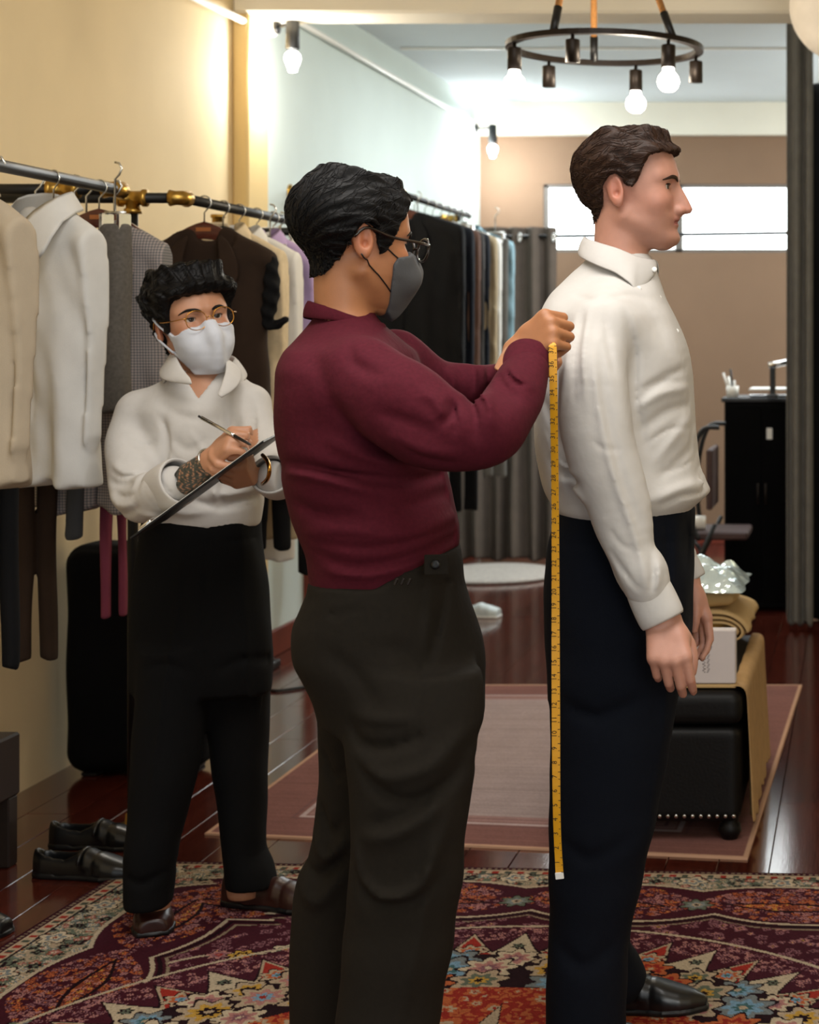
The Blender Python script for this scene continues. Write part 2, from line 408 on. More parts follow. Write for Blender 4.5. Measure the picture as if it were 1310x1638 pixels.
# walls
struct(MB().box((LX-.05, 3.5, 1.5), (.1, 8.1, 3.4), .001).make('wall_left', M['wall']))
struct(MB().box((LX-.05, 9.85, 1.5), (.1, 4.6, 3.4), .001).make('wall_left_rear', M['wallc']))
struct(MB().box((RX+.05, 5, 1.5), (.1, 14.4, 3.4), .001).make('wall_right', M['wall']))
wz0, wz1, wx0, wx1 = CH+141/227, CH+250/227, (870-PPX)/227, -.05
b = MB(); b.box(((LX+RX)/2, BY+.06, wz0/2), (RX-LX+.2, .12, wz0), .001); b.box(((LX+RX)/2, BY+.06, (wz1+2.87)/2), (RX-LX+.2, .12, 2.87-wz1), .001)
b.box(((LX+wx0)/2-.05, BY+.06, (wz0+wz1)/2), (wx0-LX+.1, .12, wz1-wz0), .001); b.box(((RX+wx1)/2+.05, BY+.06, (wz0+wz1)/2), (RX-wx1+.1, .12, wz1-wz0), .001)
struct(b.make('wall_back', M['brownwall']))
struct(MB().box(((LX+RX)/2, BY+.03, 2.995), (RX-LX+.2, .2, .25), .004).make('trim_1', M['beam']))
struct(MB().box(((LX+RX)/2, 9.85, CZ+.05), (RX-LX+.2, 4.8, .1), .001).make('ceiling', M['ceil']))
struct(MB().box(((LX+RX)/2, 2.4, CZ+.15), (RX-LX+.2, 10, .1), .001).make('ceiling_front', M['beam']))
struct(MB().box(((LX+RX)/2, 7.42, 3.0), (RX-LX, .26, .36), .012).make('trim_2', M['beam']))            # cross beam
struct(MB().box((LX+.035, 7.42, 1.41), (.07, .25, 2.82), .008).make('trim_3', M['pillar']))             # pilaster under the beam
struct(MB().box((-.9, 9.8, CZ-.006), (3.4, .02, .012), .003).make('trim_4', M['white_pl']))
struct(MB().box((LX+.01, 9.2, .06), (.02, 5.6, .12), .004).make('baseboard_left', M['redwood']))
struct(MB().box((LX+.02, 8.28, .5), (.045, .09, 1.0), .006).make('trim_5', M['redwood']))
struct(MB().box(((LX+RX)/2, BY-.01, .05), (RX-LX, .02, .1), .004).make('baseboard_back', M['redwood']))
# back window
win = struct(empty('window_1')); win['kind'] = 'structure'
fr = MB(); mx = (1086-PPX)/227
for xx in (wx0+.015, mx, wx1-.015): fr.box((xx, BY+.03, (wz0+wz1)/2), (.035 if xx != mx else .055, .05, wz1-wz0), .004)
for zz in (wz0+.012, wz1-.012): fr.box(((wx0+wx1)/2, BY+.03, zz), (wx1-wx0, .05, .026), .004)
fr.make('window_frame', mat('grey_window_frame', '6d6660', .6, noise=.05), win)
m_, nt_, b_ = base_mat('bright_frosted_glass', .5); b_.inputs['Base Color'].default_value = (.9, .95, .95, 1); b_.inputs['Emission Color'].default_value = (.93, .985, 1, 1); b_.inputs['Emission Strength'].default_value = 4.5
for a, c in ((wx0, mx), (mx, wx1)): MB().box(((a+c)/2, BY+.04, (wz0+wz1)/2), (c-a-.03, .008, wz1-wz0-.03), .001).make('pane', m_, win)

# conduits on the wall and the wall lamps
def tube_thing(name, pts, r, m, label, cat, n=8, group=None): return tag(MB().tube(pts, r, n).make(name, m, None, True), label, cat, group)
tube_thing('conduit', [(LX+.03, 7.56, 2.93), (LX+.03, 9, 2.925), (LX+.03, 11.9, 2.92)], .014, M['white_pl'], 'thin white conduit running along the rear white wall to its far corner', 'conduit')
tube_thing('conduit', [(LX+.03, 4.5, 2.76), (LX+.03, 6, 2.775), (LX+.05, 7.5, 2.79)], .016, M['white_pl'], 'white conduit on the cream wall ending at the pilaster lamp', 'conduit')
def point(name, loc, p, col, r=.05, parent=None):
    l = bpy.data.lights.new(name, 'POINT'); l.energy = p; l.color = col; l.shadow_soft_size = r
    o = bpy.data.objects.new(name, l); o.location = loc; link(o, parent); return o
def wall_lamp(base, bx, by, bz, label, power, col):
    t = empty('wall_lamp', base, label, 'lamp', 'wall lamps'); q = np.array((bx, by, bz))-base
    MB().box((.02, 0, 0), (.05, .06, .08), .008).make('junction_box', M['white_pl'], t)
    MB().lathe([(.0, .045), (.03, .045), (.032, .06), (.0, .062)], (0, 0, 0), 16, 0).make('mounting_plate', M['black'], t, True)
    MB().tube([(.05, 0, 0), (q[0]*.6, q[1]*.6, .0), (q[0], q[1], .005)], .008).make('arm', M['black'], t, True)
    MB().lathe([(0, .045), (.02, .045), (.028, .035), (.03, -.08), (.026, -.085), (.0, -.085)], (q[0], q[1], -.02), 18).make('socket', M['black'], t, True)
    MB().lathe([(0, -.02), (.018, -.015), (.02, .0), (.029, .018), (.035, .04), (.031, .06), (.018, .072), (0, .075)][::-1], (q[0], q[1], -.185), 18).make('bulb', M['bulbw'], t, True)
    point('lamp_light', (q[0]-.03, q[1]-.06, -.24), power, col, .05, t)
wall_lamp(np.array((-2.58, 7.5, 2.80)), -2.45, 7.47, 2.78, 'black wall lamp with lit bulb on the pilaster below the beam', 22, (1, .95, .86))
wall_lamp(np.array((LX, 11.75, 2.88)), LX+.17, 11.72, 2.88, 'black wall lamp with lit bulb in the far corner beside the brown wall', 30, (.92, .98, 1))

# chandelier
CY, CXc, RZ, RR = 5.85, (968-PPX)*5.85/F, CH+(545-77)*5.85/F, .32
ch = empty('chandelier', (CXc, CY, RZ), 'black ring chandelier hanging on three tan ropes with six sockets', 'chandelier')
prof = [(RR-.014, -.009), (RR+.014, -.009), (RR+.014, .009), (RR-.014, .009)]; n = 56; V = []; Fc = []
for k in range(n):
    a = 2*math.pi*k/n; V += [(r*math.cos(a), r*math.sin(a), z) for r, z in prof]
    Fc += [(k*4+i, ((k+1) % n)*4+i, ((k+1) % n)*4+(i+1) % 4, k*4+(i+1) % 4) for i in range(4)]
M['bronze'] = mat('dark_bronze', '2a221d', .45, .6, noise=.15, scale=40)
obj('ring', V, Fc, M['bronze'], ch, False)
M['rope'] = mat('tan_rope', 'a9743c', .9, noise=.35, scale=160, bump=.8, bscale=160)
apex = np.array((-.04, 0, .78))
def on_ring(px, back):                                  # point of the ring seen at that column, near or far side
    yo = 0.
    for _ in range(30): xo = np.clip((px-PPX)*(CY+yo)/F-CXc, -RR*.985, RR*.985); yo = back*math.sqrt(RR**2-xo*xo)
    return xo, yo
for px, back in ((885, -1), (1076, -1), (950, 1)):
    xo, yo = on_ring(px, back); p = np.array((xo, yo, 0)); d = (apex-p)/np.linalg.norm(apex-p)
    MB().tube([p+d*.0, p+d*.095], .014, 12).make('clamp', M['black'], ch, True)
    MB().tube([p+d*.09, p+d*.4, apex], .0115, 10).make('rope', M['rope'], ch, True)
MB().lathe([(0, 0), (.05, .0), (.055, .02), (.05, .03), (0, .03)], apex-np.array((0, 0, .02)), 20).make('top_plate', M['bronze'], ch, True)
for px, back, lit in ((823, -1, 1), (878, 1, 0), (916, -1, 0), (1017, 1, 1), (1069, -1, 1), (1113, 1, 0)):
    xo, yo = on_ring(px, back)
    so = MB().lathe([(0, 0), (.006, 0), (.006, -.022), (.022, -.026), (.0235, -.03), (.0235, -.1), (.0, -.1)][::-1], (xo, yo, 0), 18).make('socket', M['bronze'], ch, True)
    if lit:
        MB().lathe([(0, -.18), (.018, -.177), (.031, -.166), (.037, -.148), (.033, -.13), (.02, -.115), (.018, -.1), (0, -.1)], (xo, yo, 0), 18).make('bulb', M['bulb'], so, True)
        point('bulb_light', (xo, yo, -.22), 11, (1, .88, .70), .04, ch)

# cream lantern at the upper right edge
t = empty('pendant_lantern', ((1352-PPX)*6.6/F, 6.6, CH+(545-10)*6.6/F), 'pale paper lantern hanging at the top right edge', 'lamp')
MB().lathe([(.03, -.215)]+[(.215*math.cos(a), .215*math.sin(a)) for a in np.linspace(-1.35, 1.35, 22)]+[(.03, .215)], (0, 0, 0), 32).make('paper_shade', mat('pale_paper', 'd8cfc2', .8, noise=.04), t, True)
MB().lathe([(.034, -.006), (.038, 0), (.034, .006)], (0, 0, -.213), 20).make('bottom_ring', M['black'], t, True)
MB().tube([(0, 0, .2), (0, 0, CZ+.09-t.location[2])], .004, 6).make('cord', M['black'], t)

# ---------------------------------------------------------------- curtains
def curtain(name, x0, x1, Y, z0, z1, m, label, cat, folds, amp, seed, parent=None, flare=.0):
    r = np.random.default_rng(seed); nx, nz = folds*10, 26; P = np.zeros((nz, nx, 3)); ph = r.uniform(0, 6, 4)
    for a in range(nz):
        v = a/(nz-1)
        for c in range(nx):
            u = c/(nx-1); w = u+flare*v*(u-.5)+.004*math.sin(9*v+ph[0]+u*14)
            P[a, c] = (x0+(x1-x0)*w, Y+amp*(.75+.35*v)*math.sin(2*math.pi*folds*(u+.012*math.sin(u*21+ph[1])))+amp*.4*math.sin(5*u*math.pi+ph[2]+2*v), z1+(z0-z1)*v+.012*math.sin(u*17+ph[3])*v)
    o = MB().grid(P).make(name, m, parent, True, .006, 1)
    return tag(o, label, cat) if label else o
t = empty('fitting_curtain', (-2.2, 11.0, 0), 'taupe eyelet curtain on a rod in front of the back wall', 'curtain')
curtain('cloth', -2.62, -1.92, 11.0, .03, 2.16, M['greycur'], None, None, 6, .05, 3, t).location = (2.2, -11.0, 0)
for k in range(7):
    xx = -2.58+k*.108; s = 1 if k % 2 else -1
    MB().tube([(xx+2.2+.022*math.cos(a)*.4, .03*s, 2.09+.028*math.sin(a)) for a in np.linspace(0, 6.28, 14)], .006, 6, False).make('eyelet', M['chrome'], t, True)
tag(MB().tube([(LX, 11.0, 2.09), (-1.4, 11.0, 2.105), (-.4, 11.0, 2.12)], .012, 10).make('curtain_rod', M['black'], None, True), 'slim dark curtain rod crossing the bright window', 'rod')
curtain('room_curtain', (1258-PPX)*8.5/F, -.215, 8.5, .02, CZ-.02, M['darkcur'], 'dark grey floor length curtain at the right side', 'curtain', 2, .02, 5)
curtain('room_curtain', -.30, .75, 8.78, .005, CZ-.35, M['blackfab'], 'black curtain behind the dark grey one at right edge', 'curtain', 5, .05, 6)

# ---------------------------------------------------------------- rugs
def rugmesh(name, corners, m, nx, ny, th=.008, label=None, cat='rug', cols=None, z=0.0):
    A, B, C_, D_ = [np.array(c, float) for c in corners]  # back-left, back-right, front-right, front-left
    u = np.linspace(0, 1, nx)[None, :, None]; v = np.linspace(0, 1, ny)[:, None, None]
    P = (A*(1-u)+B*u)*(1-v)+(D_*(1-u)+C_*u)*v; P = np.concatenate([P, np.full((ny, nx, 1), z+th)], 2)
    idx = np.arange(nx*ny).reshape(ny, nx); Q = np.stack([idx[:-1, :-1], idx[1:, :-1], idx[1:, 1:], idx[:-1, 1:]], -1).reshape(-1, 4)
    V = P.reshape(-1, 3); ring = np.concatenate([idx[0, :], idx[1:, -1], idx[-1, -2::-1], idx[-2:0:-1, 0]]); k = len(V)
    Vb = V[ring].copy(); Vb[:, 2] = z; n = len(ring); a = np.arange(n); bq = np.stack([ring, ring[(a+1) % n], k+(a+1) % n, k+a], 1)
    V = np.concatenate([V, Vb]); Q = np.concatenate([Q, bq])
    c = None if cols is None else np.concatenate([cols.reshape(-1, 3), cols.reshape(-1, 3)[ring]])
    return tag(obj(name, V, Q, m, None, False, c), label, cat)
# mauve flat rug
rc = [(-1.87, 7.12), (-.225, 7.12), (-.30, 4.73), (-1.885, 4.97)]; nx, ny = 300, 340
u = np.linspace(0, 1, nx)[None, :]*1.6; v = np.linspace(0, 1, ny)[:, None]*2.3; bd = np.minimum(np.minimum(u, 1.6-u), np.minimum(v, 2.3-v))
c = np.empty((ny, nx, 3)); c[:] = lin('75504a')
c[(bd > .24)] = lin('8d6d69'); c[(bd > .30)] = lin('958482')
for a, w_, col in ((.2, .012, '6a4a48'), (.225, .02, 'a3908e'), (.27, .008, '6d5050')): c[np.abs(bd-a) < w_/2] = lin(col)
c *= (1+.06*RNG.standard_normal((ny, 1))[..., None]*np.ones((1, nx, 1)))*(1+.05*RNG.standard_normal((ny, nx, 1)))
c[bd < .016] = lin('b08c74')
M['rugm'] = mat('flat_woven_rug', '888888', .95, attr=True, noise=.08, scale=9, spec=.1)
rugmesh('mauve_rug', rc, M['rugm'], nx, ny, .006, 'mauve flat woven rug with tan edging under the ottoman', 'rug', c)
# ornate rug: pattern worked out in rug coordinates, one colour per knot
UX, VY, du, dv = 2.45, 1.95, .0031, .0048
nu, nv = int(UX/du), int(VY/dv); U = (np.arange(nu)*du)[None, :]+np.zeros((nv, 1)); Vv = (np.arange(nv)*dv)[:, None]+np.zeros((1, nu))
CR = {k: np.array(lin(h)) for k, h in dict(burg='3c1620', dark='1f0f14', cream='a5927b', ivory='b8a890', green='5b6254', grey='6f7577', rust='7d3f2c', orange='a85a36', pink='a2716c', mauve='7a525a', gold='b08a3c', blue='6f8fa6', red='8a2a22', teal='3f5f62').items()}
C = np.empty((nv, nu, 3)); C[:] = CR['burg']
g = np.random.default_rng(11)
def stamp(cu, cv, rad, n_p, ph, cols, sq=1.0):
    i0, i1 = int((cu-rad*1.5)/du), int((cu+rad*1.5)/du)+1; j0, j1 = int((cv-rad*1.5)/dv), int((cv+rad*1.5)/dv)+1
    i0, j0 = max(i0, 0), max(j0, 0); i1, j1 = min(i1, nu), min(j1, nv)
    if i1 <= i0 or j1 <= j0: return
    x, y = U[j0:j1, i0:i1]-cu, (Vv[j0:j1, i0:i1]-cv)/sq; r = np.hypot(x, y); th = np.arctan2(y, x)+ph
    e = r/(rad*(1+.22*np.cos(n_p*th))); w_ = C[j0:j1, i0:i1]
    for lim, col in zip((1.14, 1.0, .66, .36, .16), cols): w_[e < lim] = CR[col]
def field(mask, n_, rlo, rhi, pal, sq=1.0, edge='dark'):
    js, is_ = np.nonzero(mask)
    if len(js) == 0: return
    keep = C[~mask].copy()
    for q in g.integers(0, len(js), n_):
        cl = pal[g.integers(0, len(pal))]; stamp(U[js[q], is_[q]], Vv[js[q], is_[q]], g.uniform(rlo, rhi), g.integers(4, 8), g.uniform(0, 6), (edge,)+cl, sq)
    C[~mask] = keep
bd = np.minimum(U, Vv); along = np.where(U < Vv, Vv, U)
spk = lambda c: (1-np.abs(np.sin(np.pi*(along-c)/.46)))**1.4
lens_in = .40-.065*spk(1.175); lens_out = .118+.045*spk(1.58)
lens_out = lens_out+np.where(U < Vv+.12, .05, 0); lens_in = lens_in+np.where(U < Vv+.12, .05, 0)
brd = (bd > .022) & (bd < lens_out)
C[brd] = CR['cream']*.85
field(brd, 1500, .007, .017, [('green', 'cream', 'dark', 'cream'), ('grey', 'ivory', 'pink', 'ivory'), ('dark', 'dark', 'green', 'green'), ('rust', 'pink', 'ivory', 'rust'), ('ivory', 'grey', 'cream', 'gold'), ('green', 'green', 'dark', 'green')], 1.0, 'green')
dn = np.abs(np.mod(along, .034)-.017); nar = (bd > .022) & (bd < .05)
C[nar] = CR['cream']; C[nar & (dn < .009) & (np.abs(bd-.039) < .010)] = CR['red']; C[nar & (np.mod(along, .068) < .034) & (dn < .008) & (np.abs(bd-.039) < .010)] = CR['green']*.5
C[np.abs(bd-.057) < .0022] = CR['dark']; C[(bd < .022)] = CR['burg']*.8
C[(bd > .008) & (bd < .018) & (np.mod(along, .016) < .008)] = CR['cream']*.55
for kk in np.arange(.13, 2.4, .235):
    for cu, cv in ((kk, .085), (.095, kk)): stamp(cu, cv, .034, 5, kk*9, ('dark', 'ivory', 'grey', 'ivory', 'rust'))
ln = (bd > lens_out) & (bd < lens_in)
C[ln] = CR['burg']
mid = (lens_in+lens_out)/2; lz = ln & (np.abs(bd-mid) < (lens_in-lens_out)*.5*np.abs(np.sin(np.pi*(along-1.58)/.46))**.45-.010)
field(lz, 3400, .006, .013, [('rust', 'orange', 'burg', 'rust'), ('orange', 'rust', 'mauve', 'gold'), ('pink', 'mauve', 'rust', 'pink'), ('mauve', 'burg', 'pink', 'orange'), ('burg', 'mauve', 'pink', 'burg')], 1.0, 'burg')
core = ln & (np.abs(bd-mid-.02) < .036*np.abs(np.sin(np.pi*(along-1.58)/.46))**2-.012); C[core] = CR['rust']; field(core, 700, .004, .009, [('pink', 'orange', 'rust', 'pink'), ('orange', 'gold', 'rust', 'orange'), ('rust', 'burg', 'rust', 'orange')], 1.0, 'burg')
C[(np.abs(bd-mid-.02) < .040*np.abs(np.sin(np.pi*(along-1.58)/.46))**2-.006) & (np.abs(bd-mid-.02) > .036*np.abs(np.sin(np.pi*(along-1.58)/.46))**2-.012) & ln] = CR['dark']
for cu in (1.12, 1.58, 2.04): stamp(cu, .27, .035, 7, 0, ('dark', 'green', 'grey', 'cream', 'dark')); stamp(.31, cu, .035, 7, 0, ('dark', 'green', 'grey', 'cream', 'dark'))
for dl in (lens_in, lens_out): C[np.abs(bd-dl) < .0058] = CR['ivory']*.85
C[np.abs(bd-lens_in-.018) < .006] = CR['dark']
C[np.abs(bd-lens_in-.036) < .0042] = CR['cream']*.55
fd = bd > lens_in+.036
field(fd, 2600, .008, .02, [('mauve', 'burg', 'mauve', 'burg'), ('burg', 'mauve', 'burg', 'pink'), ('mauve', 'pink', 'burg', 'gold')], 1.0, 'burg')
# scrolls and blossoms in the left field
for sx, sy, R_, a0, a1 in ((.62, .86, .25, 2.2, 6.6), (.56, 1.12, .17, .4, 4.0), (1.0, .78, .14, 1.5, 4.6), (.36, 1.34, .2, 3.4, 6.2), (.95, 1.12, .22, 2.6, 4.4)):
    r = np.hypot(U-sx, Vv-sy); th = np.mod(np.arctan2(Vv-sy, U-sx), 2*np.pi); rr = R_*(1-.1*np.mod(th-a0, 2*np.pi))
    C[(np.abs(r-rr) < .0055) & (np.mod(th-a0, 2*np.pi) < a1-a0) & fd] = CR['ivory']*.8
for q in range(42):
    cu, cv = g.uniform(.5, 1.15), g.uniform(.6, 1.5)
    stamp(cu, cv, g.uniform(.012, .034), g.integers(5, 8), g.uniform(0, 6), ('dark',)+[('gold', 'dark', 'gold', 'ivory'), ('ivory', 'teal', 'ivory', 'teal'), ('pink', 'mauve', 'red', 'pink'), ('orange', 'red', 'rust', 'gold'), ('ivory', 'green', 'pink', 'gold')][g.integers(0, 5)])
# central medallion
mu, mv = 1.265, 1.50; x, y = U-mu, Vv-mv; r = np.hypot(x, y); th = np.arctan2(y, x)+math.pi/2; n_ = 52; Rm = 1.05
inn = r < Rm-.012; C[inn] = CR['burg']*1.1; C[np.abs(r-Rm) < .0055] = CR['ivory']*.85
field(inn & (r > .94), 1500, .004, .010, [('mauve', 'burg', 'pink', 'burg'), ('pink', 'mauve', 'burg', 'pink')], 1, 'burg')
ph_ = np.mod(th*n_/(2*np.pi), 1); pt = 1-np.abs(ph_-.5)*2; kq = np.floor(th*n_/(2*np.pi)).astype(int); alt = np.mod(kq, 2) == 0
tip = .875+.125*pt**1.3; star = inn & (r < tip); C[inn & (r < tip+.010) & (r >= tip)] = CR['dark']
C[star] = CR['ivory']*.9; C[star & alt] = CR['red']*1.1; C[star & alt & (r > tip-.016)] = CR['cream']
for q in range(n_):
    a = (q+.5)*2*np.pi/n_-math.pi/2
    if q % 2 == 0: stamp(mu+.885*math.cos(a), mv+.885*math.sin(a), .034, 7, a, ('dark', 'cream', 'orange', 'blue', 'teal'))
    else: stamp(mu+.915*math.cos(a), mv+.915*math.sin(a), .014, 6, a, ('green', 'dark', 'green', 'dark', 'dark'))
ring2 = r < .862; C[ring2] = CR['dark']*1.3
for rad, n3, s_ in ((.835, 46, .050), (.775, 38, .062), (.70, 34, .058)):
    for q in range(n3):
        a = (q+g.uniform(-.2, .2))*2*np.pi/n3; k = [('cream', 'gold', 'dark', 'cream'), ('ivory', 'pink', 'mauve', 'ivory'), ('grey', 'blue', 'teal', 'cream'), ('cream', 'green', 'gold', 'dark'), ('orange', 'red', 'orange', 'cream'), ('cream', 'pink', 'blue', 'red')][(q*5+int(rad*100)) % 6]
        stamp(mu+rad*math.cos(a), mv+rad*math.sin(a), s_*g.uniform(.8, 1.1), g.integers(6, 9), g.uniform(0, 6), ('dark',)+k)
cc = r < .66; C[cc] = CR['orange']*.95; field(cc, 900, .02, .05, [('orange', 'red', 'orange', 'cream'), ('red', 'orange', 'cream', 'red'), ('orange', 'cream', 'orange', 'red')], 1, 'red')
n2 = 22; pt = np.abs(np.mod(th*n2/(2*np.pi), 1)-.5)*2; C[cc & (r < .36+.20*pt**2) & (r > .30)] = CR['cream']; C[cc & (np.abs(r-.36-.20*pt**2) < .006)] = CR['dark']
C *= .86*(1+.10*g.standard_normal((nv, nu, 1))).clip(.6, 1.5)
ang = math.radians(-3.6); eu = np.array((math.cos(ang), math.sin(ang))); ev = np.array((math.sin(ang), -math.cos(ang))); A = np.array((-1.965, 4.70))
M['rugp'] = mat('knotted_pile_rug', '888888', .97, attr=True, bump=.3, bscale=500, spec=.05)
rugmesh('ornate_rug', [A, A+eu*UX, A+eu*UX+ev*VY, A+ev*VY], M['rugp'], nu, nv, .009, 'burgundy and cream floral patterned rug in the foreground', 'rug', C)
# white fleece at the back
ff = Vol(axis(-2.65, -1.75, .016), axis(9.9, 11.1, .016), axis(-.02, .12, .008)); ff.add(ell((-2.2, 10.45, .012), (.40, .40, .045)))
ff.offset(lambda X, Y, Z: .008*np.sin(X*61+Y*23)*np.sin(Y*57-X*31)+.005*np.sin(X*140)*np.sin(Y*150)); ff.clip(lambda X, Y, Z: .001-Z+0*X+0*Y)
tag(ff.make('fleece_rug', mat('pale_fleece', 'a8a099', .95, noise=.15, scale=50, bump=1, bscale=120)), 'small pale fleece rug on the floor below the taupe curtain', 'rug')
# ================================================================ RACKS, HANGERS, GARMENTS
def rack(loc, label, pts_rails, posts, tees, elbows, flanges=()):
    t = empty('clothes_rack', loc, label, 'rack'); L = np.array(loc)
    for nm, a, b_, r in pts_rails: MB().tube([np.array(a)-L, np.array(b_)-L], r, 12).make(nm, M['black'], t, True)
    for a, b_ in posts: MB().tube([np.array(a)-L, np.array(b_)-L], .015, 12).make('post', M['black'], t, True); MB().lathe([(0, 0), (.05, 0), (.05, .006), (.022, .01), (.02, .04), (0, .04)], np.array((a[0], a[1], .0))-L, 16).make('foot_flange', M['brass'], t, True)
    for c, ax, down in tees:
        m = MB(); c = np.array(c)-L; d = np.eye(3)[ax]
        m.tube([c-d*.042, c-d*.03, c-d*.03, c+d*.03, c+d*.03, c+d*.042], [.026, .026, .021, .021, .026, .026], 14)
        if down: m.tube([c, c-np.array((0, 0, .032)), c-np.array((0, 0, .032)), c-np.array((0, 0, .046))], [.02, .02, .025, .025], 14)
        m.make('brass_tee', M['brass'], t, True)
    for c in elbows:
        c = np.array(c)-L; MB().tube([c+np.array((-.035, 0, 0)), c+np.array((-.018, 0, 0)), c, c+np.array((0, -.018 if c[1] > .2 else .018, 0)), c+np.array((0, -.035 if c[1] > .2 else .035, 0))], [.025, .021, .022, .021, .025], 14).make('brass_elbow', M['brass'], t, True)
    for c, s in flanges: MB().lathe([(0, 0), (.042, 0), (.042, .008), (.022, .012), (.020, .05), (0, .05)], np.array(c)-L, 18, 0).make('wall_flange', M['brass'], t, True)
    return t
RZH, R1X, R2X = 1.85, -2.055, -1.985
rack((-2.2, 4.75, 0), 'nearest pipe clothes rack at the left edge with brass fittings',
     [('rail', (R1X, 3.3, RZH), (R1X, 4.75, RZH), .0155), ('crossbar', (LX, 4.77, RZH), (R1X, 4.77, RZH), .0155)],
     [], [((-2.2, 4.77, RZH), 0, True)], [(R1X, 4.77, RZH)], [((LX, 4.77, RZH), 1)])
rack((-2.13, 5.06, 0), 'middle pipe clothes rack behind the man with the clipboard',
     [('rail', (R2X, 5.06, RZH), (R2X, 6.3, RZH), .0155), ('crossbar', (-2.58, 5.06, RZH), (R2X, 5.06, RZH), .0155), ('crossbar', (-2.36, 6.3, 1.83), (R2X, 6.3, 1.83), .0155)],
     [((-2.13, 5.06, 0), (-2.13, 5.06, RZH)), ((-2.34, 6.3, 0), (-2.34, 6.3, 1.83))], [((-2.13, 5.06, RZH), 0, True), ((-2.34, 6.3, 1.85), 2, False)], [(R2X, 5.06, RZH)])
R3X, R3Z = -2.14, 2.12
rack((-2.4, 8.04, 2.12), 'far pipe clothes rail fixed to the white rear wall',
     [('rail', (R3X, 8.04, R3Z), (R3X, 9.5, R3Z), .0155), ('arm', (LX, 8.04, R3Z), (R3X, 8.04, R3Z), .0155), ('arm', (LX, 9.3, R3Z-.03), (R3X, 9.3, R3Z-.03), .0155)],
     [], [((R3X-.06, 9.3, R3Z-.03), 0, False)], [(R3X, 8.04, R3Z)], [((LX, 8.04, R3Z), 1), ((LX, 9.3, R3Z-.03), 1)])

M['hook'] = mat('steel_wire', 'c9c9c4', .25, 1., noise=.05)
M['gold_mark'] = mat('gold_mark', '9a5a2a', .5, noise=.1)
def hanger(X, Y, zr, hw, label, group, wood=True, drop=.085, rz=0.):
    t = empty('coat_hanger', (X, Y, zr), label, 'hanger', group, rz)
    z0 = -drop; n = 15; V = []; Fc = []
    for i in range(n):
        u = i/(n-1)*2-1; x = u*hw; zc = z0-.008-.085*abs(u)**1.5; th = .026-.012*abs(u); w = .012+.022*abs(u)**2
        for sy, sz in ((-1, -1), (1, -1), (1, 1), (-1, 1)): V.append((x, sy*w/2, zc+sz*th))
    Fc = [(i*4+k, (i+1)*4+k, (i+1)*4+(k+1) % 4, i*4+(k+1) % 4) for i in range(n-1) for k in range(4)]+[(0, 1, 2, 3), tuple((n-1)*4+k for k in (3, 2, 1, 0))]
    o = obj('shoulder_bar', V, Fc, M['woodh'] if wood else M['black'], t, True); m = o.modifiers.new('b', 'BEVEL'); m.width = .004; m.segments = 2
    if wood: MB().box((0, -.0075, z0-.006), (.045, .002, .012), .0005).make('gilt_mark', M['gold_mark'], o)
    c = [(.0, 0, z0+.015), (0, 0, -.03)]+[(.0205*math.sin(a)*1.0, 0, .0+.0205*math.cos(a)) for a in np.linspace(2.6, -1.4, 12)]
    MB().tube(c, .0023, 7).make('hook', M['hook'], t, True); return t
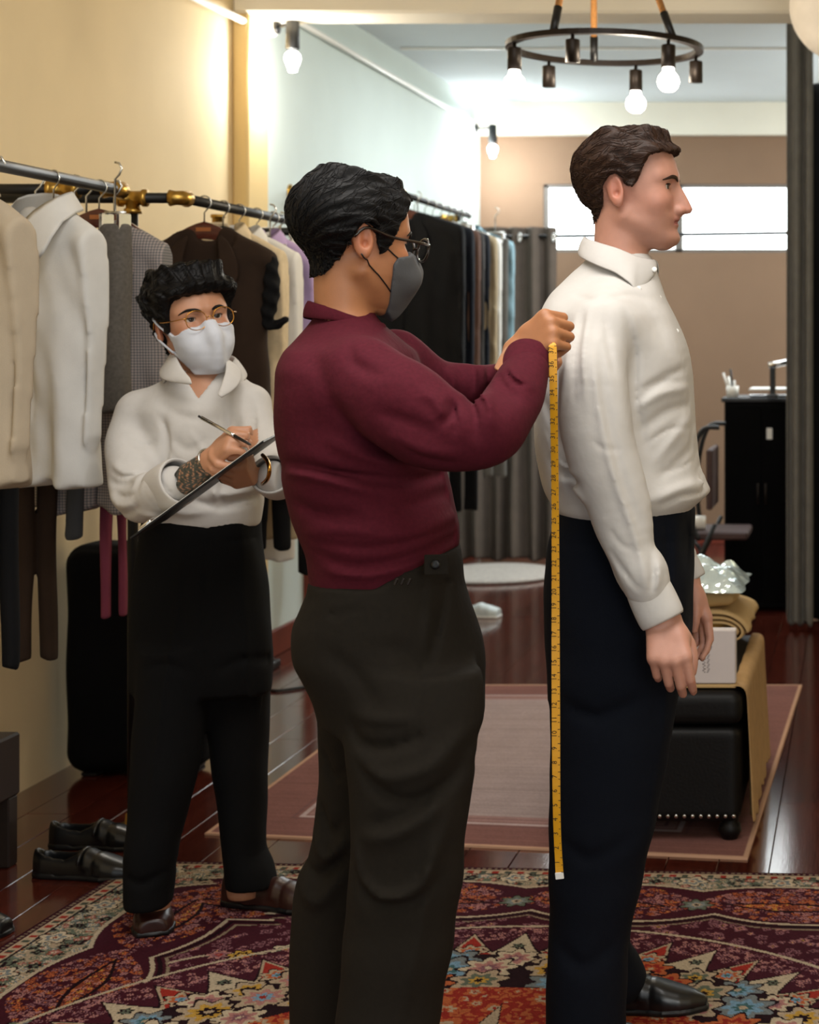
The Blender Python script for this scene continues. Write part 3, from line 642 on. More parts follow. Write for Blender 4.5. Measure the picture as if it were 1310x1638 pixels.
def garment(kind, name, label, X, Y, zt, hw, L, m, sl=.6, group=None, seed=0, open_=False, lapel=None, collar=None, thick=.055, cat=None, sleeves=True, taper=1.0, collar_m=None, swing=0.0, gz=.008, rz=0., cs=1.):
    """hanging shirt or jacket; local x = across the shoulders, z = down from the neck"""
    r = np.random.default_rng(seed); ph = r.uniform(0, 6.28, 6); sw = hw+.11 if sleeves else hw+.03
    v = Vol(axis(-sw-.02, sw+.02, gz), axis(-.14, .14, gz), axis(-max(L, sl+.12)-.03, .04, gz))
    z1 = -.085
    for s in (-1, 1): v.add(cone((s*.055, 0, -.015), (s*(hw-.02), 0, z1), .026, .032), .03)
    rows = [(-.03, -.06, .06, 0, .03), (-.09, -hw*.93, hw*.93, 0, thick*.9), (-.2, -hw*.93, hw*.93, 0, thick), (-.45, -hw*.9*taper, hw*.9*taper, 0, thick*1.05), (-L, -hw*.98*taper, hw*.98*taper, 0, thick*1.1)]
    v.add(loft(rows, 2.6, .012), .03)
    def fold(Xx, Yy, Zz):
        g_ = np.clip((-Zz-.08)/.5, 0, 1); return (g_*(.010*np.sin(Xx*38+ph[0]+2*np.sin(Zz*5+ph[1]))+.005*np.sin(Xx*77+ph[2]+3*np.sin(Zz*4+ph[3])))+.0025*np.sin(Zz*40+Xx*60+ph[4])*np.sin(Xx*20+ph[5])).astype(np.float32)
    v.offset(fold)
    if sleeves:
        for s in (-1, 1): v.add(chain([(s*(hw-.015), 0, -.105), (s*(hw+.02+swing), .012, -.3), (s*(hw+.022+swing), -.005, -sl)], [.042, .044, .042], 10), .016)
        for s in (-1, 1): v.offset(lambda a, b_, c_: (.004*np.sin(c_*45+ph[3]+a*25)*np.clip((np.abs(a)-hw+.01)/.02, 0, 1)).astype(np.float32))
        v.clip(lambda a, b_, c_: np.maximum(-sl-c_, np.zeros_like(a))*(np.abs(a) > hw-.01)-(np.abs(a) <= hw-.01)*.05+0*b_)
    if open_:
        v.sub((lambda a, b_, c_: np.maximum(np.abs(a)-.004-.085*np.clip((c_+.33)/.3, 0, 1), np.maximum(b_+.012, np.zeros_like(c_)-9)), np.array((-.1, -.14, -L)), np.array((.1, -.012, .03))), .004)
    else:
        v.crease([(.016, -.05), (.016, -L)], .004, .003, ymax=0); v.crease([(-.016, -.05), (-.016, -L)], .004, .003, ymax=0)
    o = v.make('body', m, None); t = empty(name, (X, Y, zt), label, cat or kind, group, rz); o.parent = t
    if lapel is not None:
        for s in (-1, 1):
            P = np.array([[(s*.03, -.035, .005), (s*.075, -.04, -.02)], [(s*.055, -thick-.004, -.08), (s*.125, -thick-.002, -.11)], [(s*.045, -thick-.012, -.16), (s*.12, -thick-.008, -.15)], [(s*.01, -thick-.016, -.36), (s*.025, -thick-.014, -.36)]])
            MB().grid(P).make('lapel', lapel, t, True, .004, 1)
    if collar:
        for s in (-1, 1):
            P = cs*np.array([[(0, .045, .04), (0, .06, .0)], [(s*.05, .03, .04), (s*.08, .045, .0)], [(s*.06, -.02, .03), (s*.10, -.05, -.02)], [(s*.026, -.058, -.004), (s*(.088 if collar == 1 else .06), -.076, -.105)], [(s*.008, -.066, -.024), (s*(.052 if collar == 1 else .035), -.078, -.122)]])
            MB().grid(P).make('collar', collar_m or m, t, True, .004, 1)
    if kind == 'shirt':
        for k in range(5): MB().lathe([(0, -.003), (.006, -.003), (.006, 0), (0, 0)][::-1], (0, -thick*1.05-.014, -.14-k*.13), 10, 1).make('button', M['white_pl'], t, True)
    return t
def hung_trousers(name, label, X, Y, zt, w, L, m, group=None, seed=0, split=True, th=.035, rz=0, cat='trousers', clipm=True, zr=None):
    if zr: L = L+(zr-.14-zt); zt = zr-.14
    r = np.random.default_rng(seed); ph = r.uniform(0, 6, 3); v = Vol(axis(-w/2-.03, w/2+.03, .006), axis(-.09, .09, .007), axis(-L-.02, .02, .009))
    if split:
        for s, yo in ((-1, -.016), (1, .018)): v.add(loft([(0, s*w*.25-w*.25, s*w*.25+w*.25, yo, th*.55), (-L*.4, s*w*.24-w*.24, s*w*.24+w*.24, yo, th*.6), (-L, s*w*.22-w*.2, s*w*.22+w*.2, yo, th*.6)], 2.4, .006))
    else: v.add(loft([(0, -w/2, w/2, 0, th*.6), (-L*.5, -w*.48, w*.48, 0, th*.7), (-L, -w*.5, w*.5, 0, th*.7)], 2.6, .006))
    v.offset(lambda a, b_, c_: (.004*np.sin(a*70+ph[0]+2*np.sin(c_*6+ph[1]))*np.clip(-c_/.2, 0, 1)+0*b_).astype(np.float32))
    t = empty(name, (X, Y, zt), label, cat, group, rz); v.make('cloth', m, t)
    if clipm:
        for s in (-.6, .6): MB().box((s*w/2, 0, .0), (.014, .05, .055), .004).make('clip', M['chrome'], t)
        MB().tube([(-.7*w/2, 0, .03), (.7*w/2, 0, .03)], .004).tube([(0, 0, .03), (0, 0, .118), (.012, 0, .13), (.02, 0, .146), (.012, 0, .16), (0, 0, .163)], .003).make('clip_bar', M['hook'], t, True)
    return t
fab = lambda n, c, **k: mat(n, c, .88, noise=k.pop('noise', .06), scale=k.pop('scale', 14), bump=.25, bscale=500, spec=.2, **k)
M['whiteshirt'] = fab('white_cotton', 'cfcdc8'); M['creamlinen'] = fab('cream_linen', 'c9b797', noise=.12, scale=40)
M['lav'] = fab('lavender_cotton', 'a892b8'); M['browncloth'] = fab('dark_brown_wool', '2e2118', noise=.15); M['chk'] = check_mat('grey_check_wool', '5d5c5c', '7e7977', 'a3948f', 130.)
M['greytweed'] = fab('grey_tweed', '5b5650', noise=.2, scale=120); M['pinkcloth'] = fab('rose_pink_wool', '7d3a4c'); M['grey'] = fab('slate_grey_wool', '3f4145')
M['navy'] = fab('navy_wool', '10151f'); M['rust'] = fab('mid_brown_wool', '5e463c'); M['char'] = fab('charcoal_wool', '3a3838'); M['tan'] = fab('stone_linen', '9c8c72'); M['teal'] = fab('dark_teal_wool', '0f3038'); M['ltblue'] = fab('pale_blue_cotton', '7d98a2'); M['blk'] = fab('black_wool', '0b0b0d')
G1, G2, G3 = 'clothes on the nearest rack', 'clothes on the middle rack', 'jackets on the far rail'
def hang(X, Y, zr, hw, lab, wood=True, rz=0.): hanger(X, Y, zr-.004, hw-.035, lab, 'hangers in use', wood, .075, rz)
# nearest rack
def pxX(px, Y): return (px-PPX)*Y/F
YW = math.radians(-25)
hang(R1X, 3.98, RZH, .19, 'wooden hanger under the cream shirt at the left edge', rz=YW)
garment('shirt', 'hanging_shirt', 'cream shirt cut off by the left edge of the photo', R1X, 3.98, RZH-.085, .185, .66, fab('cream_cotton', 'a89a85'), .58, G1, 21, collar=1, rz=YW)
hang(R1X, 4.40, RZH, .19, 'mahogany hanger under the open collared white shirt', rz=YW)
garment('shirt', 'hanging_shirt', 'white long sleeved shirt with open collar, hanging nearest at left', R1X-.02, 4.40, RZH-.085, .18, .70, M['whiteshirt'], .58, G1, 2, collar=1, rz=YW, cs=1.3)
hung_trousers('hanging_trousers', 'grey tweed trousers clipped between white shirt and checked jacket', pxX(184, 4.55), 4.55, CH+(545-358)*4.55/F, .085, .50, M['greytweed'], G1, 5, False, .05, -.2)
hang(R1X, 4.665, RZH, .2, 'wooden hanger under the small checked grey jacket')
garment('jacket', 'hanging_jacket', 'grey small checked jacket just left of the man with clipboard', R1X, 4.665, RZH-.10, .195, .78, M['chk'], .66, G1, 6, lapel=M['chk'], open_=True, thick=.045)
HT = lambda *a, **k: hung_trousers('hanging_trousers', *a, **k)
HT('dark brown trousers hanging lowest below the white shirt', pxX(57, 4.575), 4.575, 1.1, .11, .52, M['browncloth'], G1, 7, True, .035, .1, zr=RZH)
HT('black trousers at the left edge below the cream shirt', pxX(-6, 4.12), 4.12, 1.14, .10, .50, M['blk'], G1, 8, True, .03, zr=RZH)
HT('narrow slate grey trouser leg beside the white shirt hem', pxX(119, 4.60), 4.60, 1.30, .046, .40, M['grey'], G1, 9, False, .02, zr=RZH)
HT('rose pink trousers hanging left of the man with clipboard', pxX(183, 4.735), 4.735, 1.40, .062, .735, M['pinkcloth'], G1, 10, True, .03, zr=RZH)
HT('short black trousers between the white shirt and pink trousers', pxX(138, 4.735), 4.735, 1.36, .06, .36, M['blk'], G1, 12, False, .03, zr=RZH)
# middle rack
hang(R2X+.02, 5.18, RZH, .2, 'dark mahogany hanger in the brown jacket on middle rack')
bj = garment('jacket', 'hanging_jacket', 'brown sleeveless jacket with black padded armhole, behind the clipboard man', R2X+.03, 5.18, RZH-.09, .2, .78, M['browncloth'], .3, G2, 14, lapel=M['browncloth'], open_=True, sleeves=False)
q = Vol(axis(.14, .28, .005), axis(-.08, .08, .005), axis(-.36, -.05, .005)); q.add(chain([(.195, -.01, -.09), (.2, -.02, -.18), (.185, -.01, -.28), (.235, -.01, -.27)], [.018, .024, .018, .012], 12), .02); q.offset(lambda a, b_, c_: (.004*np.sin(c_*130+a*80)*np.cos(b_*90)).astype(np.float32)); q.make('armhole_padding', M['blk'], bj)
hang(R2X+.01, 5.36, RZH, .2, 'hanger under the cream linen jacket', False)
garment('jacket', 'hanging_jacket', 'cream linen jacket hanging behind the brown jacket', R2X+.02, 5.36, RZH-.085, .19, .8, M['creamlinen'], .68, G2, 15, collar=2, thick=.045)
hang(R2X+.01, 5.5, RZH, .19, 'mahogany hanger under the off white shirt')
garment('shirt', 'hanging_shirt', 'off white shirt between cream jacket and lavender shirt', R2X+.02, 5.5, RZH-.085, .19, .8, M['whiteshirt'], .66, G2, 16, collar=1, thick=.045)
hang(R2X+.01, 5.66, RZH, .19, 'hanger under the lavender shirt', False)
garment('shirt', 'hanging_shirt', 'lavender shirt hanging left of the tailor in burgundy', R2X+.03, 5.66, RZH-.085, .18, .76, M['lav'], .62, G2, 17, collar=1, thick=.045)
hang(R2X+.01, 5.82, RZH, .19, 'mahogany hanger behind the lavender shirt')
garment('shirt', 'hanging_shirt', 'white shirt hanging just behind the lavender one', R2X+.04, 5.82, RZH-.085, .18, .76, M['whiteshirt'], .62, G2, 18, collar=1, thick=.045)
HT('black trousers on the middle rack below the lavender shirt', pxX(432, 5.58), 5.58, 1.25, .15, .50, M['blk'], G2, 19, True, .03, zr=RZH)
HT('long stone linen trousers whose hem hangs below the black ones on middle rack', pxX(449, 5.92), 5.92, .88, .115, .13, M['tan'], G2, 20, False, .035, zr=RZH)
hung_trousers('hanging_cloth', 'long white cloth hanging lowest on the middle rack', pxX(446, 6.02), 6.02, .80, .12, .14, M['whiteshirt'], G2, 22, False, .035, cat='cloth', zr=RZH)
HT('black trousers at the far end of the middle rack', pxX(488, 6.12), 6.12, 1.0, .055, .40, M['blk'], G2, 23, False, .035, zr=RZH)
# far rail
for k, (Y, m_, d, w) in enumerate(((8.12, 'blk', 'black jacket, nearest on the far rail', .27), (8.32, 'navy', 'midnight navy jacket after the black one on the far rail', .27), (8.52, 'rust', 'chestnut brown jacket on the far rail', .26), (8.68, 'char', 'charcoal jacket right of the chestnut brown jacket', .25), (8.84, 'navy', 'navy jacket between the charcoal and the stone jackets', .245), (9.0, 'tan', 'stone coloured jacket on the far rail', .24), (9.14, 'whiteshirt', 'pale shirt behind the stone coloured jacket on far rail', .235), (9.28, 'teal', 'dark teal jacket on the far rail', .25), (9.44, 'ltblue', 'pale blue shirt, last on the far rail', .25))):
    hang(R3X, Y, R3Z, w-.03, 'hanger on the far rail in the '+d.split(',')[0].split(' on ')[0].split(' after')[0].split(' right')[0].split(' between')[0].split(' behind')[0].replace('coloured ', ''), k % 2 == 0)
    garment('jacket' if k not in (6, 8) else 'shirt', 'hanging_jacket' if k not in (6, 8) else 'hanging_shirt', d, R3X+.015, Y, R3Z-.09, w, .84, M[m_], .82, G3, 30+k, collar=1 if k in (6, 8) else None, lapel=M[m_] if k not in (6, 8) else None, open_=k not in (6, 8), gz=.012, thick=.04)
for k, (Y, px, L, m_, w) in enumerate(((8.22, 668, .72, 'blk', .28), (8.60, 740, .62, 'blk', .16), (9.21, 792, .5, 'darkcur', .14))):
    hung_trousers('hanging_trousers', ('long black trousers below the black jacket on far rail', 'black trousers below the chestnut jacket on far rail', 'dark grey trousers below the teal jacket on far rail')[k], pxX(px, Y), Y, 1.2, w, L, M[m_], G3, 41+k, True, .03, zr=R3Z)

# ================================================================ FURNITURE AND FLOOR THINGS
# ottoman
ox0, ox1, oy0, oy1, oz = -.86, -.325, 4.87, 5.83, .435
ot = empty('ottoman', ((ox0+ox1)/2, (oy0+oy1)/2, 0), 'black leather ottoman with nailhead trim, on the mauve rug', 'ottoman')
v = Vol(axis(-.29, .29, .008), axis(-.5, .5, .01), axis(.04, .47, .008)); v.add(rbox((0, 0, .20), ((ox1-ox0)/2-.004, (oy1-oy0)/2-.004, .14), .03)); v.add(rbox((0, 0, .385), ((ox1-ox0)/2, (oy1-oy0)/2, .05), .03))
v.offset(lambda X, Y, Z: (.006*np.exp(-((Z-.333)/.008)**2)-.004*np.clip((Z-.38)/.03, 0, 1)*np.cos(X*6)*np.cos(Y*3.3)).astype(np.float32)); v.make('body', M['leather'], ot)
for sx in (-1, 1):
    for sy in (-1, 1): MB().lathe([(0, .007), (.022, .007), (.034, .03), (.03, .05), (.024, .055), (.026, .075), (0, .075)], (sx*(.23), sy*.43, 0), 16).make('leg', M['leather'], ot, True)
nm = meshdata('nailhead', *(lambda b: (b.V, b.Fc))(MB().lathe([(0, -.004), (.004, -.0035), (.007, 0), (0, .001)][::-1], (0, 0, 0), 8, 1)), M['chrome'])
for k in range(22): o = bpy.data.objects.new('nailhead', nm); o.location = (-.245+k*.0233, oy0-(oy0+oy1)/2+.003, .082); link(o, ot)
# tan cloth over its right side
P = []
for a in range(40):
    v_ = a/39; y = oy0+.03+v_*(oy1-oy0-.05); col = []
    for c in range(16):
        u = c/15
        if u < .2: col.append((ox1-.03+u/.2*.04, y, oz+.0075+.003*math.sin(y*40)))
        else: w_ = (u-.2)/.8; col.append((ox1+.012+.012*math.sin(y*46+1)*w_+.015*w_, y+.01*math.sin(w_*4+y*9), oz-.004-w_*(.385+.012*math.sin(y*20))))
    P.append(col)
tag(MB().grid(np.array(P)).make('draped_cloth', fab('tan_linen', 'a8875c', noise=.1, scale=24), None, True, .004, 1), 'tan linen cloth draped over the right side of the ottoman', 'cloth')
# folded roll of ochre cloth
fy, fz = 5.42, oz+.012
rl = empty('cloth_roll', (-.555, 5.62, oz+.012), 'ochre and beige cloth folded into a thick roll on the ottoman', 'fabric roll')
M['ochre'] = fab('ochre_cloth', 'a5803f'); M['beige'] = fab('beige_cloth', 'b89a6c')
def spiral(y0, y1, turns, hw, hh, th, name, m, gap):
    P = []; n = 46*turns
    for q in range(n+1):
        a = q/46*2*math.pi; k = 1-q/n*(gap*turns/ hh); ex = abs(math.cos(a))**.75*math.copysign(1, math.cos(a))
        P.append((((hw-hh)+hh*k)*ex, hh*k*math.sin(a)+hh))
    g_ = [[(p[0]+.004*math.sin(y*33), y, p[1]+.004*math.sin(y*21+p[0]*40)) for p in P] for y in np.linspace(y0, y1, 10)]
    MB().grid(np.array(g_)).make(name, m, rl, True, th, 0)
spiral(-.22, .24, 3, .215, .068, .006, 'outer_fold', M['beige'], .016)
q = Vol(axis(-.2, .2, .008), axis(-.19, .2, .02), axis(.0, .14, .006)); q.add(loft([(.028, -.14, .13, 0, .17), (.06, -.16, .15, 0, .17), (.105, -.15, .14, 0, .17)], 6, .02)); q.offset(lambda X, Y, Z: (.004*np.sin(Z*260+X*8)+0*Y).astype(np.float32)); q.make('inner_folds', M['ochre'], rl)
q = Vol(axis(-.22, .22, .008), axis(-.22, .22, .01), axis(.12, .24, .006)); q.add(rbox((-.02, .02, .165), (.19, .2, .025), .02)); q.offset(lambda X, Y, Z: (.004*np.sin(X*30+Y*22)+0*Z).astype(np.float32)); q.make('top_fold', M['beige'], rl)
# crinkled clear bag on the roll, clear scrap at the ottoman's left
m_, nt_, b_ = base_mat('crinkled_clear_film', .08); b_.inputs['Base Color'].default_value = (.78, .93, .97, 1); b_.inputs['Transmission Weight'].default_value = .35; b_.inputs['Metallic'].default_value = .35; b_.inputs['IOR'].default_value = 1.4; M['film'] = m_
def crinkle(name, c, sx, sy, h, seed, label, dome=.02):
    r = np.random.default_rng(seed); n = 46; x = np.linspace(-1, 1, n); K = r.uniform(-14, 14, (12, 2)); ph = r.uniform(0, 6, 12); Z = np.zeros((n, n))
    for k in range(12): Z += np.abs(np.sin(K[k, 0]*x[:, None]*.5+K[k, 1]*x[None]*.5+ph[k]))*(.4 if k < 4 else .2)
    Z = (Z-Z.min())/(Z.max()-Z.min()); ed = np.clip((1-np.maximum(np.abs(x[:, None]), np.abs(x[None])))*3, 0, 1)
    P = np.stack([np.broadcast_to(x[:, None]*sx, (n, n))+.02*sx*np.sin(7*x)[None], np.broadcast_to(x[None]*sy, (n, n))+.03*sy*np.sin(6*x)[:, None], (Z*h+dome)*ed+.003], -1)
    o = MB().grid(P).make(name, M['film'], None, False, .001); o.location = c; return tag(o, label, 'bag')
crinkle('film_bag', (-.55, 5.59, oz+.204), .195, .22, .06, 3, 'shiny crinkled clear bag lying on the rolled cloth')
tag(MB().tube([(-.72, 5.42, oz+.222), (-.55, 5.40, oz+.226), (-.42, 5.41, oz+.207)], .006, 8).make('dark_pen', M['black'], None, True), 'slim dark pen lying at the front of the clear bag', 'pen')
cs = crinkle('film_scrap', (-.80, 4.99, oz+.006), .055, .06, .05, 9, 'small crumpled clear film on the left end of the ottoman', .03)
# white box with a printed emblem
bx = empty('paper_box', (-.47, 4.93, oz+.004), 'white box with small round emblem standing on the ottoman front', 'box')
bw, bh = .25, .165
MB().box((0, 0, bh/2+.006), (bw, .05, bh-.012), .003).make('carton', mat('white_card', 'c3bab8', .7, noise=.03), bx)
MB().box((0, 0, .005), (bw+.002, .052, .01), .002).make('gold_base', M['beige'], bx)
ink = mat('grey_ink', '5d5658', .8); em = MB(); cx_, cz_ = .045, .118
em.tube([(cx_+.011*math.cos(a), -.0255, cz_+.011*math.sin(a)) for a in np.linspace(0, 6.3, 20)], .0011, 5, False); em.box((cx_, -.0255, cz_), (.006, .001, .006), .0002, rotm(0, 45))
for k in range(12): em.box((cx_+(k % 2)*.004-.012, -.0255, cz_-.022-k*.0046), (.006-(k % 3)*.0015, .001, .0028), .0002); em.box((cx_+.004-(k % 3)*.002, -.0255, cz_-.024-k*.0044), (.005, .001, .002), .0002)
em.make('printed_emblem', ink, bx)
# low bench at the left edge
bn = empty('low_bench', (-2.45, 4.4, 0), 'dark wooden low bench cut off by the left edge', 'bench'); M['darkwood'] = mat('dark_stained_wood', '1c0f0a', .5, noise=.3, scale=12, stretch=(2, 9, 9))
MB().box((0, 0, .275), (.32, .62, .17), .006).make('seat_box', M['darkwood'], bn)
for sx in (-1, 1):
    for sy in (-1, 1): MB().box((sx*.13, sy*.28, .095), (.05, .05, .19), .004).make('leg', M['darkwood'], bn)
# black garment case leaning at the wall
gc = empty('garment_case', (-2.36, 5.72, 0), 'tall black padded case standing on the floor at the left wall', 'case')
v = Vol(axis(-.26, .42, .012), axis(-.16, .17, .012), axis(.0, .82, .012)); v.add(rbox((-.01, 0, .385), (.23, .12, .375), .07)); v.offset(lambda X, Y, Z: (.006*np.exp(-((Y+.085)/.01)**2)+.003*np.sin(Z*17+X*5)+0*X).astype(np.float32)); v.make('padded_body', M['blackfab'], gc)
MB().tube([(-.07, 0, .745), (-.05, 0, .775), (.05, 0, .78), (.1, 0, .775), (.12, 0, .745)], .010, 8).make('handle', M['leather'], gc, True)
for s in (-.16, .14): MB().box((s, 0, .007), (.05, .16, .012), .003).make('foot', M['black'], gc)

# shoes -----------------------------------------------------------
def shoe(name, loc, rz, m, label=None, parent=None, cat='shoe', L=.29, hollow=True, group=None, sole='black', strap=True):
    v = Vol(axis(-.03, L+.03, .0045), axis(-.07, .07, .0045), axis(-.005, .13, .0045))
    wid = lambda X: np.interp(X, [0, .006, .03, .09, .15, .205, .24, .265, .28, L], [.010, .020, .032, .034, .037, .047, .043, .033, .022, .008]); 
    pl = lambda X, Y: np.abs(Y-.006*np.sin((X-.05)*9))-wid(X)
    ht = lambda X: np.interp(X, [0, .05, .10, .14, .18, .23, .27, L], [.075, .078, .068, .075, .068, .052, .04, .026])
    def up(X, Y, Z):
        w_ = np.maximum(wid(X), .004); e = np.abs(Y-.006*np.sin((X-.05)*9))/w_; h_ = ht(X)
        return np.maximum(np.maximum((np.sqrt(e**2.4+np.clip((Z-.012)/(h_-.012), 0, 9)**3)-1)*np.minimum(w_, .03), .006-Z), np.maximum(-X+.004, X-L+.004))
    v.add((up, np.array((0, -.055, 0)), np.array((L, .055, .09))))
    if hollow: v.sub(loft([(.03, .022, .115, .0, .021), (.07, .014, .135, .0, .024), (.12, .01, .14, 0, .026)], 2.4, .004), .006)
    v.offset(lambda X, Y, Z: (-.003*np.exp(-((X-.155)/.008)**2)*(Z > .03)+.002*np.exp(-((X-.178)/.004)**2)+0*Y).astype(np.float32))
    t = parent if parent is not None else None
    if t is None: t = empty(name, loc, label, cat, group, rz)
    o = v.make('upper', m, t); so = Vol(axis(-.03, L+.03, .005), axis(-.07, .07, .005), axis(-.006, .035, .004))
    so.add((lambda X, Y, Z: np.maximum(np.maximum(pl(X, Y)-.004, np.maximum(-X, X-L)), np.maximum(-Z, Z-np.where(X < .075, .016, np.where(X < .1, .012, .014)))), np.array((0, -.06, 0)), np.array((L, .06, .03))), 0)
    s_ = so.make('sole', M[sole], o if parent is not None else t); 
    if parent is not None: o.name = name; o.location = loc; o.rotation_euler = (0, 0, rz)
    if strap and parent is None:
        MB().tube([(.145, y, .028+.049*math.sqrt(max(0, 1-(y/.043)**2))) for y in np.linspace(-.041, .041, 13)], .005, 6).make('saddle_strap', m, t, True)
    return o if parent is not None else t
M['shoeblk'] = mat('polished_black_leather', '08080a', .34, noise=.1, scale=40, coat=.12); M['shoebrn'] = mat('brown_leather', '2e1510', .36, noise=.25, scale=30, coat=.1)
shoe('loafer', ((62-PPX)*4.62/F, 4.60, .0), -.12, M['shoeblk'], 'nearer black leather loafer of the pair on the wooden floor', group='loafer pair on the wooden floor')
shoe('loafer', ((78-PPX)*4.85/F, 4.86, .0), -.05, M['shoeblk'], 'further black leather loafer of the pair, half hidden behind the other', L=.27, group='loafer pair on the wooden floor')
shoe('loafer', (-2.315, 4.17, .0), -.15, M['shoeblk'], 'black shoe toe poking in at the lower left edge', L=.28)
sn = shoe('sneaker', ((724-PPX)*8.9/F, 8.9, .0), -.1, mat('white_shoe_leather', 'cfd8d8', .5, noise=.05), 'white shoe on the floor beyond the tailor in burgundy', L=.25, sole='white_pl', strap=False)
# power strip and cable near the wall
ps = empty('power_strip', ((445-PPX)*7.6/F, 7.42, 0), 'black power strip on the floor by the left wall', 'power strip')
MB().box((0, 0, .018), (.06, .26, .034), .006).make('case', M['black'], ps)
for k in range(3): MB().lathe([(.0, .0), (.018, .0), (.018, -.008), (0, -.008)][::-1], (0, -.08+k*.08, .043), 12).make('plug_cap', M['black'], ps, True)
tag(MB().tube(spline([((430-PPX)*7.3/F, 7.15, .006), (-2.35, 7.0, .006), (-2.15, 7.3, .006), (-2.3, 7.6, .006), (-2.2, 7.8, .006), (-2.5, 8.0, .006)], 50), .006, 6).make('power_cable', M['black'], None, True), 'black cable looping on the floor by the left wall', 'cable')
# dark cabinet with clutter, folding chair
cab = empty('cabinet', (-.50, 9.35, 0), 'tall black cabinet left of the dark grey curtain', 'cabinet'); ch_ = CH+(545-636)*9.1/F
M['cabblk'] = mat('matt_black_board', '050506', .9, spec=.1)
MB().box((0, 0, ch_/2), (.40, .5, ch_-.03), .01).make('carcass', M['blackfab'], cab); MB().box((0, 0, ch_-.012), (.43, .53, .024), .004).make('top_board', M['black'], cab)
for s in (-1, 1): d = MB().box((s*.099, -.256, ch_/2), (.19, .014, ch_-.1), .004).make('door', M['cabblk'], cab); MB().tube([(s*.02, -.285, ch_*.6), (s*.02, -.285, ch_*.5)], .006, 8).make('handle', M['bronze'], d, True)
MB().box((.04, -.265, ch_-.19), (.03, .004, .06), .001).make('paper_tag', M['white_pl'], cab)
p = empty('pen_cup', (-.66, 9.15, ch_), 'small cup of pale pens on the black cabinet', 'cup'); MB().lathe([(0, 0), (.03, 0), (.034, .06), (.03, .06), (.027, .006), (0, .006)], (0, 0, 0), 16).make('cup', M['white_pl'], p, True)
for k in range(4): MB().tube([(.012*math.cos(k*1.7), .012*math.sin(k*1.7), .01), (.03*math.cos(k*1.7)-.02, .03*math.sin(k*1.7), .09+.02*k)], .006, 7).make('pen', M['black'] if k == 3 else M['white_pl'], p, True)
p = empty('paper_tray', (-.48, 9.2, ch_), 'flat pale grey tray on top of the black cabinet', 'tray'); 
for k in range(2): MB().box((.03, .05, .012+k*.03), (.24, .3, .012), .004).make('tray_level', M['white_pl'] if k else M['chrome'], p)
p = empty('device_stand', (-.44, 9.16, ch_), 'black upright stand with a silver arm on the cabinet', 'stand')
MB().box((0, -.13, .01), (.06, .06, .02), .004).make('base', M['black'], p); MB().box((0, -.13, .09), (.03, .03, .15), .006).make('post', M['black'], p); MB().tube([(-.02, -.13, .17), (.06, -.1, .185), (.16, -.08, .215)], .016, 10).make('silver_arm', M['chrome'], p, True)
fc = empty('folding_chair', (-.80, 8.72, 0), 'black tube folding chair with brown seat before the brown wall', 'chair')
M['seatb'] = mat('brown_padded_vinyl', '3a2320', .6, noise=.1)
for s in (-1, 1):
    y = s*.2
    MB().tube(spline([(.12, y, 1.0), (.03, y, .98), (-.02, y, .8), (-.02, y, .55), (.02, y, .44)], 20), .012, 8).make('back_tube', M['black'], fc, True)
    MB().tube([(.1, y, .52), (-.16, y, .0)], .011, 8).make('front_leg', M['black'], fc, True); MB().tube([(-.08, y, .44), (.24, y, .0)], .011, 8).make('rear_leg', M['black'], fc, True)
MB().box((.09, 0, .46), (.34, .38, .04), .015).make('seat', M['seatb'], fc); MB().box((.07, 0, .74), (.03, .4, .30), .014).make('backrest', M['seatb'], fc)
p = empty('white_tape_roll', (-.80, 8.64, .481), 'small white roll lying on the folding chair seat', 'roll'); MB().lathe([(.012, -.06), (.035, -.06), (.035, .06), (.012, .06)], (-.02, 0, .035), 18, 0).make('paper', M['white_pl'], p, True); MB().lathe([(.010, -.061), (.013, -.061), (.013, .061), (.010, .061)], (-.02, 0, .035), 14, 0).make('core', M['beige'], p, True)
# ================================================================ PEOPLE
M['skin'] = mat('skin', 'c08a6a', .5, attr=True, noise=.05, scale=60, bump=.12, bscale=700, sss=.12)
M['eye'] = mat('eyeball', 'ffffff', .12, attr=True)
M['hairb'] = mat('black_hair', '090707', .55, noise=.4, scale=90, bump=.3, bscale=220, spec=.2)
M['hairbr'] = mat('brown_hair', '2d1b11', .52, noise=.4, scale=90, bump=.45, bscale=220, spec=.25)
M['shirtw'] = mat('white_shirt_cotton', 'c4c0bb', .85, noise=.03, scale=30, bump=.55, bscale=38, spec=.2)
M['shirtr'] = mat('burgundy_linen', '4c1521', .9, noise=.14, scale=150, bump=.6, bscale=55, spec=.15)
M['olive'] = mat('olive_brown_wool', '201c17', .9, noise=.1, scale=120, bump=.5, bscale=40, spec=.15)
M['navyt'] = mat('dark_navy_wool', '090d16', .9, noise=.12, scale=120, bump=.25, bscale=500, spec=.15)
M['blackt'] = mat('black_wool', '0a0a0b', .9, noise=.12, scale=120, bump=.25, bscale=500, spec=.15)
M['maskw'] = mat('white_mask_fabric', 'c9ccd4', .85, noise=.03, scale=40, bump=.2, bscale=500)
M['maskg'] = mat('grey_mask_fabric', '4d4e50', .85, noise=.06, scale=40, bump=.2, bscale=500)
M['goldw'] = mat('gold_wire', 'c08a3c', .25, 1., noise=.05)
M['tort'] = mat('dark_tortoise', '1a100c', .2, noise=.4, scale=80, coat=.4)
m_, nt_, b_ = base_mat('lens_glass', .03); b_.inputs['Alpha'].default_value = .018; b_.inputs['Specular IOR Level'].default_value = .15; b_.inputs['Base Color'].default_value = (.2, .2, .2, 1); M['lens'] = m_

